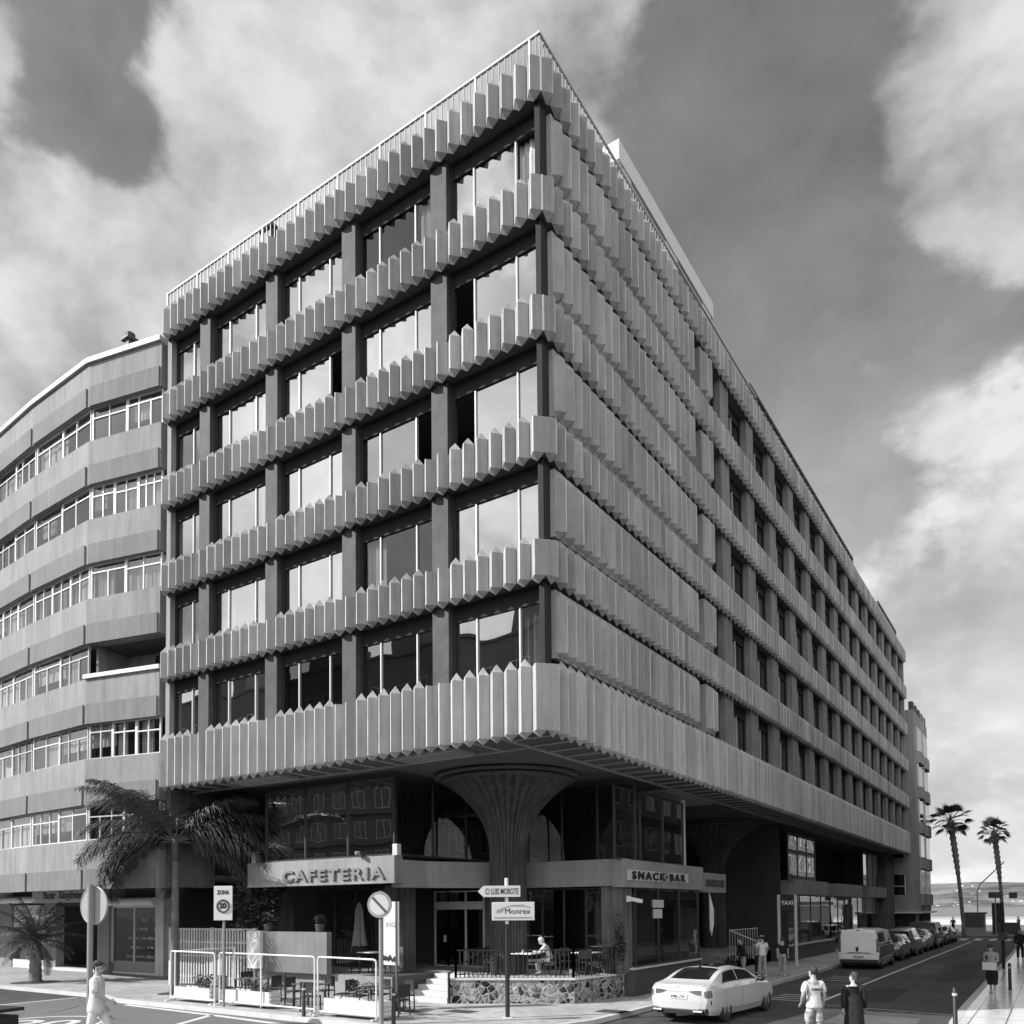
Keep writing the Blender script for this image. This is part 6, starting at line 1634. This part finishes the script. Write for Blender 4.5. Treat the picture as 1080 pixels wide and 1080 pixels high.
def build_people():
    G = -.12
    # two pedestrians crossing at the front right
    J = stand(.25, .1); J['elL'] = (.27, .05, 1.15); J['wrL'] = (.22, -.12, .98); J['haL'] = (.2, -.2, .93); J['face'] = (.25, -1, 0)
    person('man seen from behind in a white printed T-shirt and patterned shorts', (6.28, .72, G), radians(33.6)+pi+radians(8), J, 1.80, hair=('hair', .04),
           parts=(wear_top('cloth_white', .85, .10, 1.04, text='OPENCO'), wear_legs('cloth_camo', .95, 1.2, 'shorts'), wear_shoes('shoe')))
    J = stand(.5, .25); J['face'] = (.9, -.75, .02)
    person('woman in a long black dress walking beside the man in white', (6.98, 1.35, G), radians(33.6)+pi-radians(20), J, 1.66, hair=('hair_mid', .11),
           parts=(wear_top('cloth_black', 2, 0, 1.05, 'sleeves'), wear_dress('cloth_black', .28), wear_shoes('shoe_dark')))
    # man at the left, walking
    J = stand(.6, -.15); J['face'] = (0, -1, -.05); J['elR'] = (-.24, -.06, 1.15); J['wrR'] = (-.2, -.30, 1.02); J['haR'] = (-.18, -.38, .98); J['elL'] = (.225, .04, 1.14); J['wrL'] = (.21, -.04, .90)
    person('man in a loose white shirt and cap walking past the round sign', (-5.9, -8.45, .10), radians(33.6)+pi/2+radians(8), J, 1.88, hair=('hair_mid', .04),
           parts=(wear_top('cloth_white', 1.0, .26, 1.22), wear_legs('cloth_white', 1.9, 1.1), wear_shoes('shoe'), cap('cloth_dark')))
    # group at the taxi rank
    J = stand(.1, .2); J['elL'] = (.25, -.05, 1.17); J['wrL'] = (.2, -.25, 1.12); J['haL'] = (.18, -.33, 1.12)
    person('man in white T-shirt and pale trousers with a cap at the taxi rank', (.17, 17.4, 0), radians(33.6)+pi+.2, J, 1.78, parts=(wear_top('cloth_white', .8, .08, 1.05), wear_legs('cloth_mid', 1.9, 1.1), wear_shoes('shoe'), cap('cloth_mid')))
    J = stand(.15, .1, .12)
    person('dark dressed person stooping left of the man at the taxi rank', (-.62, 17.3, 0), radians(-40), J, 1.66, parts=(wear_top('cloth_black', 2, .06, 1.1), wear_legs('cloth_mid', 1.1, 1.15, 'shorts'), wear_shoes('shoe')))
    J = stand(.3, .1)
    person('person in black top and pale trousers right of the man at the taxi rank', (.78, 18.3, 0), radians(33.6)+pi-.5, J, 1.68, hair=('hair', .1), parts=(wear_top('cloth_black', .7, .05, 1.08), wear_legs('cloth_mid', 1.9, 1.05), wear_shoes('shoe')))
    J = stand(.1, .1)
    person('person in a light top half hidden behind the man at the taxi rank', (-.25, 18.2, 0), radians(20), J, 1.64, hair=('hair', .1), parts=(wear_top('cloth_mid', .7, .05, 1.06), wear_legs('cloth_black', 1.9, 1.1), wear_shoes('shoe_dark')))
    # woman with bag looking at her phone on the right pavement
    J = stand(.15, 0, .05); J['head'] = (0, -.12, 1.60); J['face'] = (0, -.8, -.6)
    for s, x in (('L', 1), ('R', -1)): J['el'+s] = (x*.24, -.06, 1.14); J['wr'+s] = (x*.10, -.30, 1.16); J['ha'+s] = (x*.06, -.37, 1.20)
    person('woman with tied up dark hair looking at her phone on the right pavement', (8.85, 14.6, 0), radians(-20), J, 1.66, hair=('hair', .1), parts=(wear_top('cloth_mid', .6, .06, 1.12), wear_legs('cloth_black', 1.55, 1.7), wear_shoes('shoe')))
    a = radians(-20); loc = V((8.85, 14.6, 0))
    def at(x, y, z): q = Matrix.Rotation(a, 4, 'Z') @ V((x, y, z)); return loc+q
    R = thing('shoulder_bag', 'pale square bag hanging in front of the woman with the phone', 'bag', at(.02, -.22, .78), a)
    b = MB(); b.box(-.22, -.07, 0, .22, .07, .27); obj('body', b, M['white'], R, bevel=.02); b = MB(); b.tube([(-.2, 0, .27), (-.18, .12, .6), (.0, .2, .72)], .012, 6); obj('strap', b, M['grey'], R)
    R = thing('phone', 'dark phone held by the woman with the bag', 'phone', at(0, -.38, 1.15), a); b = MB(); b.box(-.035, -.006, 0, .035, .006, .14); obj('body', b, M['black'], R)
    # person cut by the right edge
    J = stand(.2, .1)
    person('dark dressed person standing far along the right pavement', (9.05, 34, 0), radians(10), J, 1.7, parts=(wear_top('cloth_black', 2, .1, 1.15), wear_legs('cloth_black', 1.9, 1.2), wear_shoes('shoe_dark')))
    # seated old man on the terrace
    J = dict(pel=(0, 0, .52), chest=(0, -.12, .86), neck=(0, -.22, 1.03), head=(0, -.31, 1.12), face=(0, -.8, -.6))
    for s, x in (('L', 1), ('R', -1)):
        J['sh'+s] = (x*.18, -.17, .96); J['el'+s] = (x*.23, -.32, .76); J['wr'+s] = (x*.13, -.50, .80); J['ha'+s] = (x*.08, -.58, .80)
        J['hp'+s] = (x*.09, -.02, .50); J['kn'+s] = (x*.12, -.44, .50); J['an'+s] = (x*.13, -.40, .09); J['to'+s] = (x*.14, -.54, .035)
    person('white haired man in a white shirt bent over a terrace table', (-3.08, 5.18, .8), radians(-75), J, 1.75, hair=('hair_grey', .04), parts=(wear_top('cloth_white', 1.0, .04, 1.0), wear_legs('cloth_mid', 1.9, 1.0), wear_shoes('shoe_dark')))
    # tiny strollers on the promenade
    rnd = random.Random(12); src = None
    spots = [(1.2, 84, 'dark dressed stroller at the left of the promenade kiosk'), (7.2, 88, 'dark dressed stroller on the promenade right of the palms'), (8.1, 91, 'distant stroller on the promenade near the right edge')]
    for i, (x, y, lb) in enumerate(spots):
        J = stand(.3, .3)
        person(lb, (x, y, -.02), rnd.uniform(0, 6), J, 1.7, parts=(wear_top('cloth_dark' if i != 1 else 'cloth_mid', 1.0, .06, 1.1), wear_legs('cloth_black', 1.9, 1.1), wear_shoes('shoe_dark')), group='strollers on the promenade')

def cap(m):
    def f(R, P, k):
        hc = P['head']; mb = MB(); mb.ell((hc.x, hc.y+.015, hc.z+.085), (.09*k, .108*k, .07*k), 14, 8); mb.v = [(x, y, max(z, hc.z+.07*k)) for x, y, z in mb.v]
        mb.box(hc.x-.06*k, hc.y-.17*k, hc.z+.07*k, hc.x+.06*k, hc.y-.08*k, hc.z+.082*k); obj('cap', mb, M[m], R)
    return f
# ------------------------------------------------------------------ assemble
SKY_GAIN, SKY_ADD, CLOUD_LO, CLOUD_HI, BANK_FILL, HAZE, SUN_E, EXPOSURE = .5, 1.05, 1.5, 5.4, 3.0, 3.2, 5.0, 0.5
def build_camera():
    c = bpy.data.cameras.new('camera'); o = bpy.data.objects.new('camera', c); COL.objects.link(o)
    yaw, pit, rol = radians(33.63), radians(2.10), radians(-.49)
    f = V((-sin(yaw)*cos(pit), cos(yaw)*cos(pit), sin(pit))); r = V((cos(yaw), sin(yaw), 0)); u = r.cross(f)
    r2 = r*cos(rol)+u*sin(rol); u2 = -r*sin(rol)+u*cos(rol)
    m = Matrix((r2, u2, -f)).transposed().to_4x4(); m.translation = V((10.750, -17.869, 3.0)); o.matrix_world = m
    c.sensor_width = 36; c.lens = 862.7/1080*36; c.shift_x = 0; c.shift_y = 387/1080
    c.clip_start = .1; c.clip_end = 20000; SC.camera = o

build_materials()
M['pier_b'] = mat('concrete_pier', .19, .85, .18, 1.0, .25, 25, .25, streak=.2)
M['conc_fascia'] = mat('fascia_concrete', .23, .8, .15, .7, .15, 25, .3, streak=.12)
M['conc_beam'] = mat('beam_concrete', .18, .85, .14, .7, .2, 25, .25, streak=.15)
M['sign_bronze'] = mat('bronze_letters', .16, .5, .15, 4, 0)
M['glass_flat'] = glass_mat('flat_window_glass', .7, .10, 1.55, .004, .6)
build_sky(); build_camera(); build_ground()
build_office(); build_left_block(); shoes(); build_far_block(); build_opposite()
build_plants(); build_props(); build_cars(); build_people()
SC.view_settings.view_transform = 'Standard'; SC.view_settings.look = 'None'; SC.view_settings.exposure = EXPOSURE; SC.view_settings.gamma = 1
SC.render.resolution_x = SC.render.resolution_y = 1024
SC.cycles.max_bounces = 8; SC.cycles.transparent_max_bounces = 12; SC.cycles.glossy_bounces = 4; SC.cycles.diffuse_bounces = 4
SC.cycles.use_denoising = True
SC.cycles.sample_clamp_indirect = 6
